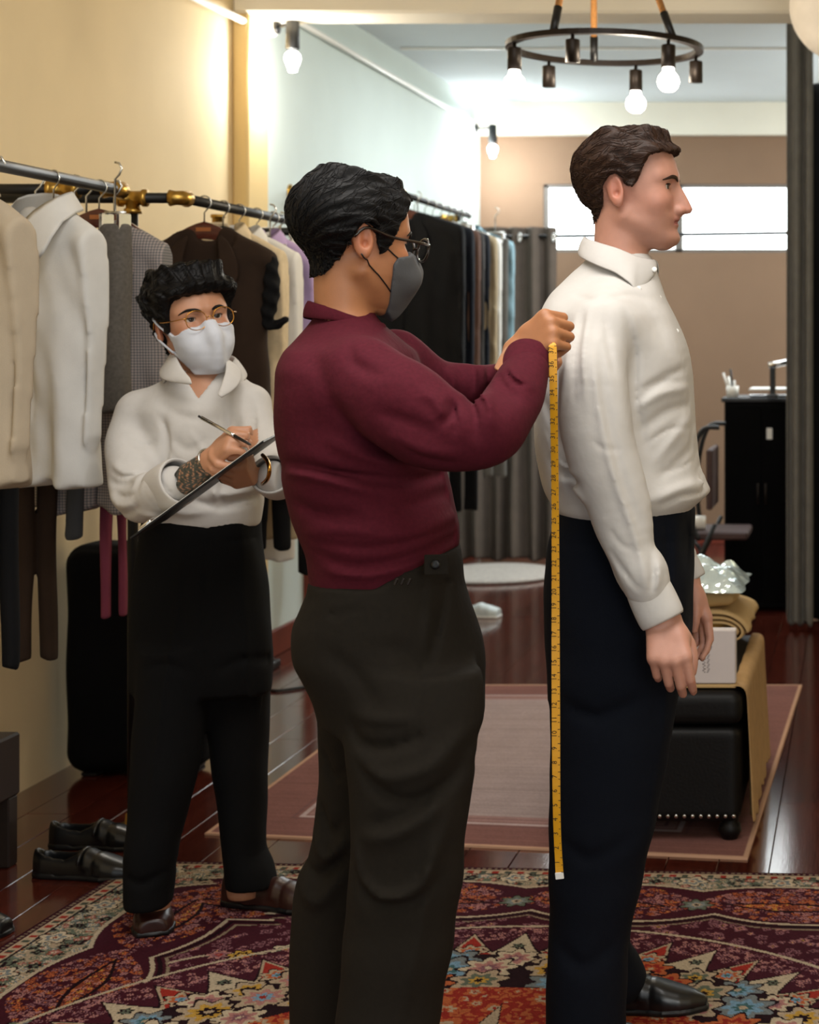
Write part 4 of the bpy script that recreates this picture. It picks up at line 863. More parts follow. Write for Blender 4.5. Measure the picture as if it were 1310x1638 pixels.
def head(v, P, kneck=.016):
    """local: x forward, y to the person's left, z up; origin between the eyes' height and the ears"""
    w = P.get('w', 1.); fx = P.get('fx', 0.)
    v.add(ell((-.012, 0, .022), (.095, .0755*w, .080)))
    rows = [(z, xb, xf+fx, 0, ry*w) for z, xb, xf, ry in P['face']]
    v.add(loft(rows, 2.25, .012), .02)
    for s in (-1, 1):
        v.add(cone((.0, s*.052*w, -.062), (.070, s*.016, -.104), .017, .014), .03)                  # jaw
        v.add(ell((.064, s*.043*w, -.030), (.022, .020, .020)), .02)                               # cheekbone
        v.add(cone((.088+fx, s*.012, .020), (.066+fx, s*.052*w, .020), .012, .010), .014)          # brow ridge
        v.sub(ell((.098+fx, s*.032*w, .0), (.018, .0175, .0115)), .012)                              # socket
    n = P['nose']
    v.add(chain([(n[0][0], 0, n[0][1]), (n[1][0], 0, n[1][1]), (n[2][0], 0, n[2][1])], [.007, .0085, P.get('tip', .0095)], 8), .010)
    v.add(cone((n[0][0]-.012, 0, n[0][1]), (n[2][0]-.022, 0, n[2][1]-.002), .011, .0155), .010)
    for s in (-1, 1): v.add(ell((n[2][0]-.017, s*.0115, n[2][1]-.003), (.011, .0075, .008)), .007)
    for s in (-1, 1): v.sub(ell((n[2][0]-.010, s*.006, n[2][1]-.0125), (.006, .0035, .004)), .003)
    l = P['lip']
    v.add(ell((l[0]-.006, 0, l[1]+.0055), (.010, .020, .0058)), .006); v.add(ell((l[0]-.008, 0, l[1]-.0065), (.010, .017, .0062)), .006)
    v.sub(chain([(l[0]-.024, -.027, l[1]+.002), (l[0]-.004, -.012, l[1]-.0005), (l[0]+.003, 0, l[1]), (l[0]-.004, .012, l[1]-.0005), (l[0]-.024, .027, l[1]+.002)], [.0016]*5, 14), .004)
    v.add(ell((l[0]-.014, 0, P['chin']), (.017, .019, .015)), .016)
    for s in (-1, 1):                                                                              # lids
        e = np.array((.0745+fx, s*.032*w, .0)); v.add(ell(e, (.0142, .0145, .0138)), .006)
        v.sub(ell(e+np.array((.010, s*.003, P.get('lid', -.0008))), (.0135, .0138, P.get('open', .0048))), .0015)
    for s in (-1, 1):                                                                              # ears
        R = rotm(s*22, -12, 0); c = np.array((-.016, s*.077*w, -.012))
        v.add(ell(c, (.018, .0075, .031), R), .008)
        v.add(ell(c+np.array((.006, 0, -.022)), (.009, .0065, .011), R), .006)
        v.sub(ell(c+np.array((.003, s*.008, .004)), (.0095, .0055, .019), R), .004); v.add(chain([c+np.array((.008, s*.003, -.012)), c+np.array((.012, s*.002, .004))], [.004, .0035]), .003)
        v.sub(ell(c+np.array((.002, s*.006, -.006)), (.006, .008, .007), R), .004)
    nk = P['neck']; v.add(chain(nk[0], nk[1], 8), kneck)
def skin_cols(base, lip=None, fr=None, P=None, ear=None, beard=0., extra=None):
    b = np.array(lin(base))
    def f(V):
        c = np.tile(b, (len(V), 1))
        if fr is not None:
            R, o = fr; q = (V-o) @ R; n = np.abs(q[:, 0]) < 10
            g = lambda p, r: np.exp(-(((q-np.array(p))/np.array(r))**2).sum(1))[:, None]
            l = P['lip']; k = np.clip(1.6*g((l[0]-.002, 0, l[1]), (.016, .022, .0095)), 0, 1); c = c*(1-k)+np.array(lin(lip or 'a05a4e'))*k
            for s in (-1, 1):
                k = .45*g((-.016, s*.078, -.012), (.03, .02, .036)); c = c*(1-k)+np.array(lin('b8604a'))*k
                k = .22*g((.07, s*.045, -.03), (.03, .03, .025)); c = c*(1-k)+np.array(lin('b8604a'))*k
            k = .25*g((P['nose'][2][0], 0, P['nose'][2][1]), (.02, .02, .015)); c = c*(1-k)+np.array(lin('b8604a'))*k
            if beard: k = beard*g((.06, 0, -.095), (.06, .07, .035)); c = c*(1-k)+np.array(lin('6d4a3a'))*k
        if extra: c = extra(V, c)
        return c
    return f
def eyes(fr, P, parent, gaze=(1, 0, 0), iris='3a2416'):
    R, o = fr; w = P.get('w', 1.); fx = P.get('fx', 0.); gz = np.array(gaze, float); gz /= np.linalg.norm(gz)
    for s in (-1, 1):
        c = np.array((.0745+fx, s*.032*w, 0)); V = []; n, m = 22, 28; col = []
        for i in range(n+1):
            for j in range(m):
                a, b = math.pi*i/n, 2*math.pi*j/m; d = np.array((math.cos(a), math.sin(a)*math.cos(b), math.sin(a)*math.sin(b))); V.append(d)
        V = np.array(V); u = np.array((0, 0, 1.)); y = np.cross(u, gz); y /= np.linalg.norm(y); B = np.stack([gz, y, np.cross(gz, y)], 1); D = V @ B.T
        ang = np.degrees(np.arccos(np.clip(D @ gz, -1, 1))); col = np.tile(np.array(lin('c9beb4')), (len(V), 1)); col[ang < 33] = lin(iris); col[(ang < 34) & (ang > 29)] = lin('1a100a'); col[ang < 13] = (.002, .002, .002)
        Q = np.array([(i*m+j, (i+1)*m+j, (i+1)*m+(j+1) % m, i*m+(j+1) % m) for i in range(n) for j in range(m)])
        obj('eye', (c+D*.0122) @ R.T+o, Q, M['eye'], parent, True, col)
def brows(fr, P, parent, m, th=.0042, dz=.0, vol=None):
    for s in (-1, 1):                                   # dark lash line along the upper lid
        R, o = fr; e = np.array((.0745+P.get('fx', 0.), s*.032*P.get('w', 1.), P.get('lid', 0))); op = P.get('open', .0048)
        pts = [e+np.array((.0141*math.cos(t), s*.0141*math.sin(t), op*.92*math.cos((t-.25)*1.15))) for t in np.linspace(-.75, 1.35, 14)]
        MB().tube(np.array(pts) @ R.T+o, np.interp(np.linspace(0, 1, 14), [0, .3, .8, 1], [.0004, .0009, .0012, .0004]), 6, False).make('eyelash', M['hairb'], parent, True)
    R, o = fr; w = P.get('w', 1.); fx = P.get('fx', 0.)
    for s in (-1, 1):
        pts = spline([(.0985+fx, s*.013*w, .0165+dz), (.0975+fx, s*.026*w, .0205+dz), (.088+fx, s*.041*w, .0215+dz), (.072+fx, s*.055*w, .015+dz)], 14)
        rr = np.interp(np.linspace(0, 1, 14), [0, .25, .7, 1], [.6, 1, .8, .25])*th
        if vol is not None: pts = (vol.project(pts @ R.T+o, .0006)-o) @ R
        V = []; n = 8
        for p, r in zip(pts, rr):
            for k in range(n): a = 2*math.pi*k/n; V.append(p+np.array((.55*r*math.cos(a), 0, r*math.sin(a))))
        Q = np.array([(i*n+k, i*n+(k+1) % n, (i+1)*n+(k+1) % n, (i+1)*n+k) for i in range(13) for k in range(n)])
        obj('eyebrow', np.array(V) @ R.T+o, Q, m, parent)
def hair(hv, fr, S_, polyg, infl, m, parent, strands, seed, top=0.0, name='hair', grooves=.0022, part=None):
    """hv: copy of the head volume; polyg: hair region in the side view (local x, z); infl: thickness(x, y, z)"""
    hv.frame(*fr); f = poly2(polyg); sl, X, Y, Z = hv.win((-.16, -.13, -.16), (.15, .13, .19), .0)
    core = hv.D[sl]; D = np.full_like(hv.D, .07)
    g = core-infl(X, Y, Z)
    ph = np.arctan2(Y, Z+.05); g = g+grooves*np.sin(ph*34+X*18+3*np.sin(X*22))+grooves*.7*np.sin(ph*71-X*30+seed)
    D[sl] = np.maximum(g, f(X, Z)+.0016*np.sin(Y*260)+.001*np.sin(Y*610+X*200)); hv.D = D.astype(np.float32)
    o = hv.make(name, m, parent, 1); hv.frame()
    if strands:                                        # loose strands lying on the hair surface
        r = np.random.default_rng(seed); me = o.data; n = len(me.vertices); co = np.empty(n*3, np.float32); me.vertices.foreach_get('co', co); co = co.reshape(-1, 3)
        R, o_ = fr; mb = MB(); P = PP = co[r.integers(0, n, strands)].astype(float); hv.fr = None; q = (P-o_) @ R
        fl = np.array([S_['flow'](x) for x in q], float); jit = r.normal(0, .22, fl.shape); fl = (fl/np.linalg.norm(fl, axis=1)[:, None]+jit) @ R.T
        st = r.uniform(.0035, .0075, strands)[:, None]; cv = r.normal(0, .09, fl.shape); path = []
        for k in range(7):
            path.append(P); g_ = hv.grad(P); fl = fl+cv; t_ = fl-g_*(fl*g_).sum(1)[:, None]; t_ /= np.linalg.norm(t_, axis=1)[:, None]+1e-9
            P = P+t_*st; dd = hv.sample(P); P = P-(np.clip(dd, -.02, .02)-.0007)[:, None]*hv.grad(P)
        path = np.array(path)
        for k in range(strands): mb.tube(path[:, k], np.array([.0003, .0006, .0008, .0008, .0007, .0005, .0002]), 4, False)
        s_ = mb.make('loose_strands', m, o, True); s_['kind'] = 'stuff'
    return o
def hand(v, o, fwd, back, tside, curls, thumb, S=1., spread=0.06, kpalm=.014):
    """o wrist; fwd to the knuckles; back = dorsal normal; tside +1 / -1: thumb on the side of cross(back, fwd) * tside; curls per finger (3 angles in degrees)"""
    fwd = np.array(fwd, float); fwd /= np.linalg.norm(fwd); back = np.array(back, float); back -= fwd*(back@fwd); back /= np.linalg.norm(back)
    lat = np.cross(back, fwd)*tside; P = lambda x, y, z: np.array(o)+S*(fwd*x+lat*y+back*z)
    ky = (.031, .0105, -.0105, -.030); kx = (.086, .090, .085, .075); segs = ((.044, .026, .021), (.049, .030, .022), (.045, .028, .022), (.035, .021, .019))
    for y, x in zip(ky, kx): v.add(cone(P(-.004, y*.62, 0), P(x*.95, y, 0), .0165*S, .0135*S), kpalm)
    v.add(ell(P(.035, .024, -.010), np.array((.026, .026, .026))*S*.8), .016)
    tips = []
    for i in range(4):
        p = P(kx[i], ky[i], 0); a = 0.; pts = [P(kx[i]-.012, ky[i], -.001), p]; rs = [.0112, .0108]; sp = spread*(1.5-i)
        for L, ca, r in zip(segs[i], curls[i], (.0095, .0084, .0072)):
            a += math.radians(ca); d = np.array((math.cos(a)*math.cos(sp), math.sin(sp)*math.cos(a), -math.sin(a))); d /= np.linalg.norm(d)
            p = p+S*L*(fwd*d[0]+lat*d[1]+back*d[2]); pts.append(p); rs.append(r)
        k = .92 if i == 3 else 1.
        tips.append(p); v.add(chain(pts, np.array(rs)*S*k), .0045)
    tp = [P(.018, .022, -.006)]+[P(*q) for q in thumb]; v.add(chain(tp, np.array([.016, .0125, .0108, .0088])[:len(tp)]*S, 10), .006)
    return tips
def collar(name, m, parent, fr, tab, a0=8, th=.0032, n=56, gap=None):
    """tab rows: (angle from the front, r_top_x, r_top_y, z_top, r_bot_x, r_bot_y, z_bot)"""
    R, o = fr; T = np.array(tab, float); rows = [[], [], [], [], []]
    for a in np.linspace(a0, 360-a0, n):
        aa = min(a, 360-a); q = [np.interp(aa, T[:, 0], T[:, k]) for k in range(1, 7)]; c, s = math.cos(math.radians(a)), math.sin(math.radians(a))
        tp = np.array((q[0]*c, q[1]*s, q[2])); bt = np.array((q[3]*c, q[4]*s, q[5])); inn = np.array((q[0]*.97*c, q[1]*.97*s, q[2]-.03))
        out = np.array((c, s, 0)); rows[0].append(inn); rows[1].append(tp-out*.001-np.array((0, 0, .004))); rows[2].append(tp+np.array((0, 0, .0015))+out*.002); rows[3].append(tp*.45+bt*.55+out*.004); rows[4].append(bt)
    G = np.array(rows) @ R.T+o
    return MB().grid(G).make(name, m, parent, True, th, 1)
def cuff(name, m, parent, a, b, ra, rb, th=.004, flat=1., n=28, fold=0.):
    a = np.array(a, float); b = np.array(b, float); t = (b-a)/np.linalg.norm(b-a); u = np.cross(t, (0, 1., 0)); u /= np.linalg.norm(u); w = np.cross(t, u); G = []
    for k in np.linspace(0, 1, 6):
        c = a+(b-a)*k; r = ra+(rb-ra)*k+.0015*math.sin(k*3.1)
        G.append([c+r*(math.cos(q)*u+flat*math.sin(q)*w)+t*fold*math.cos(q)*k for q in np.linspace(0, 2*math.pi, n, endpoint=False)])
    c = b-t*.012; G.append([c+(rb-.006)*(math.cos(q)*u+flat*math.sin(q)*w) for q in np.linspace(0, 2*math.pi, n, endpoint=False)])
    return MB().grid(np.array(G), True).make(name, m, parent, True, th, 1)
def clothpx(X0, pts, Y): return [W(a, b, Y) for a, b in pts]
def wr(v, seed, amp, k=1., ymax=None, win=None):                     # gentle irregular cloth undulation
    r = np.random.default_rng(seed); K = r.normal(0, 1, (9, 3))*np.array((22, 22, 30))*k; ph = r.uniform(0, 6.28, 9)
    def fn(X, Y, Z):
        s = 0
        for q in range(9): s = s+np.sin(K[q, 0]*X+K[q, 1]*Y+K[q, 2]*Z+ph[q]+1.3*np.sin(K[q-1, 2]*Z*.4+ph[q-1]))
        return (amp*s/3).astype(np.float32)
    return v.offset(fn, *(win or ((-9, -9, -9), (9, 9, 9))))

def make_body(v, cloth, bare, parent, cols):
    """mesh the body; where cloth covers it, keep it inside the cloth"""
    V, Q = v.nets(1); V = V.astype(float); free = np.zeros(len(V), bool)
    for p, dr, rad in bare: q = V-np.array(p); free |= (q @ np.array(dr, float) > 0) & (np.linalg.norm(q, axis=1) < rad)
    I = np.nonzero(~free)[0]
    for _ in range(4):
        P = V[I]; D = np.stack([c.sample(P) for c in cloth], 1); k = D.argmin(1); dm = D.min(1); mv = (dm > -.007) & (dm < .066)
        for j, c in enumerate(cloth):
            m = mv & (k == j)
            if m.any(): V[I[m]] = P[m]-c.grad(P[m])*(dm[m]+.009)[:, None]
    return obj('body', V, Q, M['skin'], parent, True, cols(V))
# ---------------------------------------------------------------- the customer, in profile
Yc = 3.5; Cp = lambda x, y, Y=Yc: W(x, y, Y)
cu = empty('person', (Cp(990, 600)[0], Yc, 0), 'tall person in white shirt and navy trousers standing in profile, being measured', 'person')
body_inv = lambda e: np.array(e.location)
class Local:                                            # builds in room coordinates, then hangs the mesh on the person's empty
    def __init__(s, e): s.e = e
    def fix(s):
        for c in s.e.children: 
            if c.get('_l') is None: c['_l'] = 1; c.location = tuple(np.array(c.location)-np.array(s.e.location))
FR = (np.eye(3), Cp(1005, 300))
PC = dict(w=.96, face=[(.092, -.05, .050, .046), (.080, -.03, .078, .058), (.068, -.02, .089, .066), (.045, -.02, .098, .069), (.020, -.02, .1015, .0695), (0, -.02, .097, .069), (-.02, -.02, .094, .0675), (-.045, -.01, .095, .064), (-.062, 0, .098, .059), (-.072, 0, .097, .055), (-.09, .0, .0935, .046), (-.103, .0, .096, .037), (-.113, .01, .090, .030), (-.121, .02, .076, .02)],
          nose=((.097, .004), (.110, -.020), (.1215, -.0445)), lip=(.1005, -.0705), chin=-.103, tip=.0092, open=.0054, lid=-.0005,
          neck=([(-.012, 0, -.06), (-.014, 0, -.11), (-.022, 0, -.19), (-.028, 0, -.24)], [.056, .055, .058, .075]))
v = Vol(axis(-.70, -.20, .009, ((-.62, -.31, .0026),)), axis(3.17, 3.83, .011, ((3.19, 3.31, .0026), (3.40, 3.60, .0026), (3.70, 3.80, .0035))), axis(.02, 1.90, .02, ((.69, .93, .0026), (1.56, 1.90, .0026))))
v.frame(*FR); head(v, PC); v.frame()
v.add(loft(rows_px([(430, 945, 1040, .06), (480, 905, 1050, .16), (560, 885, 1085, .165), (680, 880, 1085, .155), (790, 895, 1090, .15), (900, 890, 1085, .15), (1000, 890, 1080, .15)], Yc), 2.2), .04)
for s in (-1, 1):
    sh = Cp(965, 500, Yc+s*.19)
    el = (W(990, 760, 3.27), W(1000, 760, 3.73))[s > 0]; wr_ = (W(1052, 985, 3.265), W(1098, 925, 3.74))[s > 0]
    v.add(chain([sh, el, wr_], [.05, .040, .027], 10), .02)
    v.add(chain([Cp(985, 1000, Yc+s*.09), Cp(965, 1330, Yc+s*.1), Cp(945, 1620, Yc+s*.1)], [.075, .055, .04], 8), .03)
w1 = W(1052, 985, 3.265)
hand(v, W(1062, 996, 3.27), (.20, -.60, -.76), (-.05, -.76, .62), 1, ((44, 34, 22), (50, 38, 24), (56, 40, 26), (60, 40, 28)), ((.042, .040, -.022), (.070, .042, -.036), (.092, .036, -.050)), .98, .015)
hand(v, W(1101, 934, 3.74), W(1118, 985, 3.735)-W(1101, 934, 3.74), (.85, .6, .05), -1, ((14, 26, 14), (20, 30, 16), (26, 32, 18), (30, 34, 20)), ((.045, .034, -.016), (.075, .034, -.028), (.098, .026, -.036)), .98, .02)
bodyc = v
eyes(FR, PC, cu, (1, -.12, -.02), '35241a'); brows(FR, PC, cu, M['hairbr'], .0046, -.002, bodyc)
L = lambda x, y: ((x-1005)*Yc/F, (300-y)*Yc/F)
pg = [L(*p) for p in [(1077, 247), (1064, 246), (1048, 251), (1037, 266), (1030, 285), (1019, 303), (1008, 298), (1004, 288), (994, 280), (982, 284), (973, 298), (970, 320), (969, 335), (963, 348), (949, 359), (932, 334), (920, 302), (916, 276), (922, 250), (938, 230), (962, 211), (990, 198), (1015, 190), (1045, 190), (1072, 199), (1092, 214), (1096, 234)]]
def infc(X, Y, Z):
    t = np.clip((Z+.02)/.10, 0, 1); t = t*t*(3-2*t); f = np.clip((X-.02)/.06, 0, 1)*np.clip((Z-.07)/.03, 0, 1)
    return .006+.014*t+.010*f-.006*np.clip((-.03-Z)/.05, 0, 1)+.003*np.sin(X*70+Y*30)*t
PC['flow'] = lambda q: (-1, .1*np.sign(q[1]), -.35) if q[0] < .05 else (-.5, .3, .6)
hair(bodyc.copy(), FR, PC, pg, infc, M['hairbr'], cu, 1500, 3)
# shirt
v = Vol(axis(-.68, -.20, .0048), axis(3.17, 3.83, .006), axis(.80, 1.62, .0048))
v.add(loft(rows_px([(402, 944, 1036, .056), (418, 936, 1046, .060), (438, 914, 1052, .068), (455, 898, 1058, .088), (474, 882, 1064, .125), (510, 867, 1082, .185), (560, 862, 1103, .195), (621, 858, 1112, .195), (680, 858, 1116, .19), (741, 864, 1122, .185), (770, 870, 1131, .185), (786, 876, 1136, .185), (797, 882, 1126, .183), (812, 890, 1108, .178), (822, 900, 1098, .168), (840, 908, 1090, .155)], Yc), 2.25, .006))
for s in (-1, 1): v.add(cone(Cp(984, 480, Yc+s*.05), Cp(966, 520, Yc+s*.165), .050, .060), .05)
arm = [((962, 528), 3.335, .060), ((951, 575), 3.295, .066), ((950, 620), 3.275, .067), ((958, 700), 3.27, .0695), ((984, 790), 3.27, .0625), ((998, 838), 3.27, .0545), ((1009, 885), 3.268, .0475), ((1028, 918), 3.266, .049), ((1040, 948), 3.265, .040)]
v.add(chain([W(*p, Y) for p, Y, r in arm], [r for _, _, r in arm], 26), .02)
arm2 = [((965, 525), 3.67, .060), ((960, 600), 3.72, .066), ((975, 720), 3.735, .066), ((1015, 830), 3.74, .055), ((1085, 890), 3.74, .040)]
v.add(chain([W(*p, Y) for p, Y, r in arm2], [r for _, _, r in arm2], 16), .012)
yn = 3.45
for pts, w_, d_ in (([(955, 535), (968, 640), (992, 752), (1022, 845), (1046, 942)], .007, -.006), ([(962, 535), (976, 640), (1000, 752), (1030, 845)], .010, .004),
                    ([(932, 500), (927, 560), (930, 640)], .006, .004), ([(944, 497), (942, 560), (950, 650)], .006, -.0035), ([(922, 505), (915, 570), (905, 650)], .006, -.003), ([(968, 494), (975, 540), (990, 600)], .006, .0035),
                    ([(999, 500), (1012, 560), (1014, 640), (1028, 720)], .007, .006), ([(1018, 640), (1050, 610), (1085, 590)], .008, .005), ([(1018, 655), (1050, 632), (1095, 622)], .009, -.005), ([(1022, 690), (1060, 660), (1100, 650)], .01, .005),
                    ([(1040, 745), (1075, 700), (1105, 655)], .009, -.004), ([(1045, 770), (1085, 735), (1112, 690)], .009, .004), ([(1048, 800), (1085, 785), (1125, 782)], .01, -.006), ([(1050, 812), (1085, 800), (1120, 800)], .006, .006),
                    ([(1000, 470), (1030, 500), (1060, 560)], .012, .004), ([(862, 640), (880, 690), (888, 740)], .010, .006), ([(870, 700), (890, 740), (900, 800)], .01, -.006), ([(872, 740), (895, 760), (935, 770)], .009, .006), ([(880, 785), (905, 770), (940, 800)], .009, -.006),
                    ([(950, 855), (975, 890), (1005, 945)], .006, .0035), ([(985, 875), (1005, 905), (1030, 935)], .005, .004), ([(1046, 880), (1050, 910), (1048, 940)], .006, .005), ([(1058, 893), (1060, 915), (1055, 940)], .005, -.004), ([(905, 470), (950, 480), (1000, 470), (1030, 480)], .006, .003)):
    v.crease(pts, w_, d_, ymax=yn, Yref=3.29)
v.crease([(1057, 440), (1096, 545), (1108, 600), (1112, 680), (1118, 745), (1128, 780)], .0045, .006, Yref=3.5)
for pts, w_, d_ in (([(1016, 625), (1045, 612), (1078, 612)], .004, .003), ([(1026, 715), (1062, 690), (1096, 690)], .004, .003), ([(1052, 760), (1085, 752), (1110, 730)], .004, .003), ([(866, 690), (882, 730), (905, 748)], .0045, .004), ([(874, 720), (898, 750), (930, 752)], .004, -.003), ([(936, 500), (934, 560), (938, 620)], .004, .0025), ([(954, 500), (956, 545), (962, 600)], .004, .0025), ([(985, 840), (1000, 862), (1020, 872)], .004, .003), ([(960, 700), (975, 712), (1000, 716)], .004, .002)):
    v.crease(pts, w_, d_, ymax=yn, Yref=3.29)
wr(v, 5, .0016)
sv = v; v.make('shirt', M['shirtw'], cu, 1)
cuff('cuff', M['shirtw'], cu, W(1035, 938, 3.265), W(1062, 996, 3.262), .0415, .0425, .004, .82)
cuff('cuff', M['shirtw'], cu, W(1080, 885, 3.74), W(1104, 932, 3.74), .037, .038, .004, .82)
nf = (np.eye(3), Cp(993, 400))
collar('collar', M['shirtw'], cu, nf, [(8, .069, .060, -.020, .074, .066, -.034), (22, .068, .060, -.019, .080, .075, -.048), (38, .067, .060, -.017, .076, .105, -.074), (52, .066, .060, -.013, .070, .130, -.095), (62, .066, .060, -.010, .082, .118, -.078), (90, .066, .060, .003, .09, .095, -.050), (135, .069, .061, .018, .088, .090, -.024), (180, .073, .062, .029, .085, .088, -.004)])
for px, py, Y in ((1022, 462, 3.408), (1047, 431, 3.462), (1054, 476, 3.46), (1082, 530, 3.46)):
    p = W(px, py, Y); MB().lathe([(0, 0), (.0052, 0), (.0056, -.002), (.004, -.003), (0, -.0028)][::-1], p, 12, 1).make('button', M['white_pl'], cu, True)
# trousers
def legs_vol(top, near, far, Yn, Yf, ry, xr, yr, zr, hems, p=2.3, step=.006):
    v = Vol(axis(xr[0], xr[1], step), axis(yr[0], yr[1], step*1.3), axis(zr[0], zr[1], step*1.25))
    v.add(loft(top, p, .004)); v.add(loft(near, 2.15, .006), .02); v.add(loft(far, 2.15, .006), .02); return v
top = rows_px([(811, 895, 1109, .172), (840, 888, 1109, .176), (880, 877, 1109, .18), (940, 873, 1109, .185), (1000, 876, 1107, .187), (1050, 879, 1102, .185), (1100, 881, 1092, .175)], Yc)
near = rows_px([(1010, 878, 1106, .085, 3.42), (1100, 880, 1086, .092, 3.41), (1200, 881, 1072, .09, 3.40), (1340, 881, 1044, .088, 3.39), (1400, 882, 1030, .086, 3.39), (1480, 880, 1012, .085, 3.39), (1560, 878, 1004, .085, 3.38), (1640, 877, 1002, .085, 3.38), (1684, 878, 1006, .085, 3.38)], 3.40)
far = rows_px([(1010, 885, 1100, .085, 3.58), (1100, 888, 1086, .092, 3.59), (1200, 892, 1070, .09, 3.60), (1340, 898, 1038, .088, 3.62), (1400, 902, 1024, .086, 3.63), (1480, 905, 1008, .085, 3.64), (1515, 906, 1004, .085, 3.64), (1540, 906, 1018, .085, 3.645), (1574, 908, 1030, .085, 3.645), (1600, 912, 1018, .08, 3.645)], 3.62)
v = legs_vol(top, near, far, 3.4, 3.62, .09, (-.70, -.26), (3.24, 3.80), (.0, 1.14), 0)
for pts, w_, d_ in (([(1075, 830), (1078, 900), (1072, 1000), (1062, 1150), (1038, 1330)], .006, -.003), ([(1062, 836), (1066, 900), (1060, 960)], .006, .005), ([(1090, 836), (1092, 920)], .006, .005), ([(900, 870), (1000, 868), (1100, 866)], .004, .003), ([(905, 1120), (960, 1140), (1030, 1110)], .014, .006), ([(900, 1330), (950, 1360), (1010, 1330)], .016, .006), ([(900, 1500), (940, 1530), (985, 1500)], .016, .007)): v.crease(pts, w_, d_, ymax=3.5, Yref=3.36)
wr(v, 9, .0018, .8)
v.make('trousers', M['navyt'], cu, 1)
make_body(bodyc, [sv, v], [(Cp(992, 425), (.35, 0, .94), .4), (W(1048, 974, 3.265), (.35, 0, -.94), .2), (W(1094, 918, 3.74), (.35, 0, -.94), .2)], cu, skin_cols('b98672', 'a5605a', FR, PC, beard=.35))
def worn_shoe(toe_px, toe_py, Y, m, parent, L=.29, rz=0., sole='black'):
    p = W(toe_px, toe_py, Y); x0 = p[0]-L*math.cos(rz); y0 = Y-L*math.sin(rz)
    return shoe('shoe', (x0, y0, .009), rz, m, None, parent, L=L, hollow=False, sole=sole)
worn_shoe(1134, 1600, 3.65, M['shoeblk'], cu, .30); worn_shoe(1120, 1700, 3.38, M['shoeblk'], cu, .30)

# ---------------------------------------------------------------- the tailor
Yt = 3.08; Tp = lambda x, y, Y=Yt: W(x, y, Y)
ta = empty('person', (Tp(600, 600)[0], Yt, 0), 'person in burgundy shirt, grey mask and glasses holding the tape measure', 'person')
FT = (rotm(38, 9, 0), Tp(568, 379))
FACE2 = [(.095, -.05, .05, .050), (.080, -.03, .072, .060), (.062, -.02, .083, .066), (.040, -.02, .090, .069), (.018, -.02, .0925, .070), (0, -.02, .089, .0695), (-.02, -.02, .088, .069), (-.045, -.01, .089, .066), (-.062, 0, .0915, .062), (-.072, 0, .0905, .057), (-.09, .0, .087, .048), (-.103, .0, .089, .038), (-.113, .01, .083, .030), (-.121, .02, .070, .02)]
PT = dict(w=1.04, fx=-.006, face=FACE2, nose=((.086, .0), (.096, -.022), (.106, -.042)), lip=(.088, -.0705), chin=-.101, tip=.0105, open=.0032, lid=-.003,
          neck=([(-.012, 0, -.055), (-.008, .0, -.10), (.0, 0, -.15), (.004, 0, -.20)], [.052, .049, .048, .052]))
v = Vol(axis(-1.10, -.42, .011, ((-1.03, -.70, .0026), (-.66, -.48, .0026))), axis(2.80, 3.42, .012, ((2.96, 3.22, .0028),)), axis(.02, 1.79, .02, ((1.33, 1.79, .0028),)))
v.frame(*FT); head(v, PT); v.frame()
v.add(loft(rows_px([(522, 515, 595, .05), (575, 490, 620, .15), (660, 485, 660, .17), (800, 500, 690, .155), (900, 525, 700, .15), (1050, 510, 745, .16), (1130, 530, 745, .15)], Yt), 2.2), .04)
wrR = W(830, 568, 3.13)
v.add(chain([W(590, 600, 2.93), W(755, 690, 2.90), wrR], [.05, .042, .029], 12), .02)
v.add(chain([W(620, 580, 3.25), W(745, 622, 3.35), W(838, 582, 3.25)], [.05, .042, .028], 12), .02)
for Y, a in ((3.02, 650), (3.15, 610)): v.add(chain([W(a, 1130, Y), W(a-10, 1400, Y), W(a-30, 1800, Y)], [.075, .055, .04], 8), .03)
# right fist pinching the tape
hand(v, wrR, W(876, 530, 3.11)-wrR, (-.30, -.90, .34), 1, ((80, 92, 44), (84, 92, 46), (86, 90, 46), (84, 88, 46)), ((.040, .034, -.020), (.064, .032, -.040), (.080, .020, -.050)), .98, .03)
hand(v, W(838, 582, 3.25), W(868, 558, 3.21)-W(838, 582, 3.25), (0, .7, .7), -1, ((60, 80, 40),)*4, ((.040, .034, -.020), (.064, .032, -.040), (.080, .020, -.050)), .92, .03)
bodyt = v
eyes(FT, PT, ta, (1, -.1, -.5), '1f130c'); brows(FT, PT, ta, M['hairb'], .0045, 0, bodyt)
pg = [(.066, .075), (.056, .050), (.046, .030), (.040, .0), (.030, -.020), (.022, -.030), (.014, -.012), (.006, .012), (-.010, .022), (-.024, .016), (-.036, -.006), (-.038, -.035), (-.046, -.062), (-.062, -.082), (-.085, -.092), (-.16, -.05), (-.16, .10), (-.05, .18), (.06, .17), (.13, .12), (.10, .085)]
def inft(X, Y, Z):
    t = np.clip((Z+.03)/.09, 0, 1); t = t*t*(3-2*t); f = np.clip((X-.0)/.06, 0, 1)*np.clip((Z-.06)/.03, 0, 1)
    return .005+.009*t+.003*f+.006*np.clip((-.03-X)/.05, 0, 1)*np.clip((Z+.06)/.05, 0, 1)+.003*np.sin(X*60+Y*40)*t
PT['flow'] = lambda q: (-.6, .25*np.sign(q[1]), -.8)
hair(bodyt.copy(), FT, PT, pg, inft, M['hairb'], ta, 1600, 8)
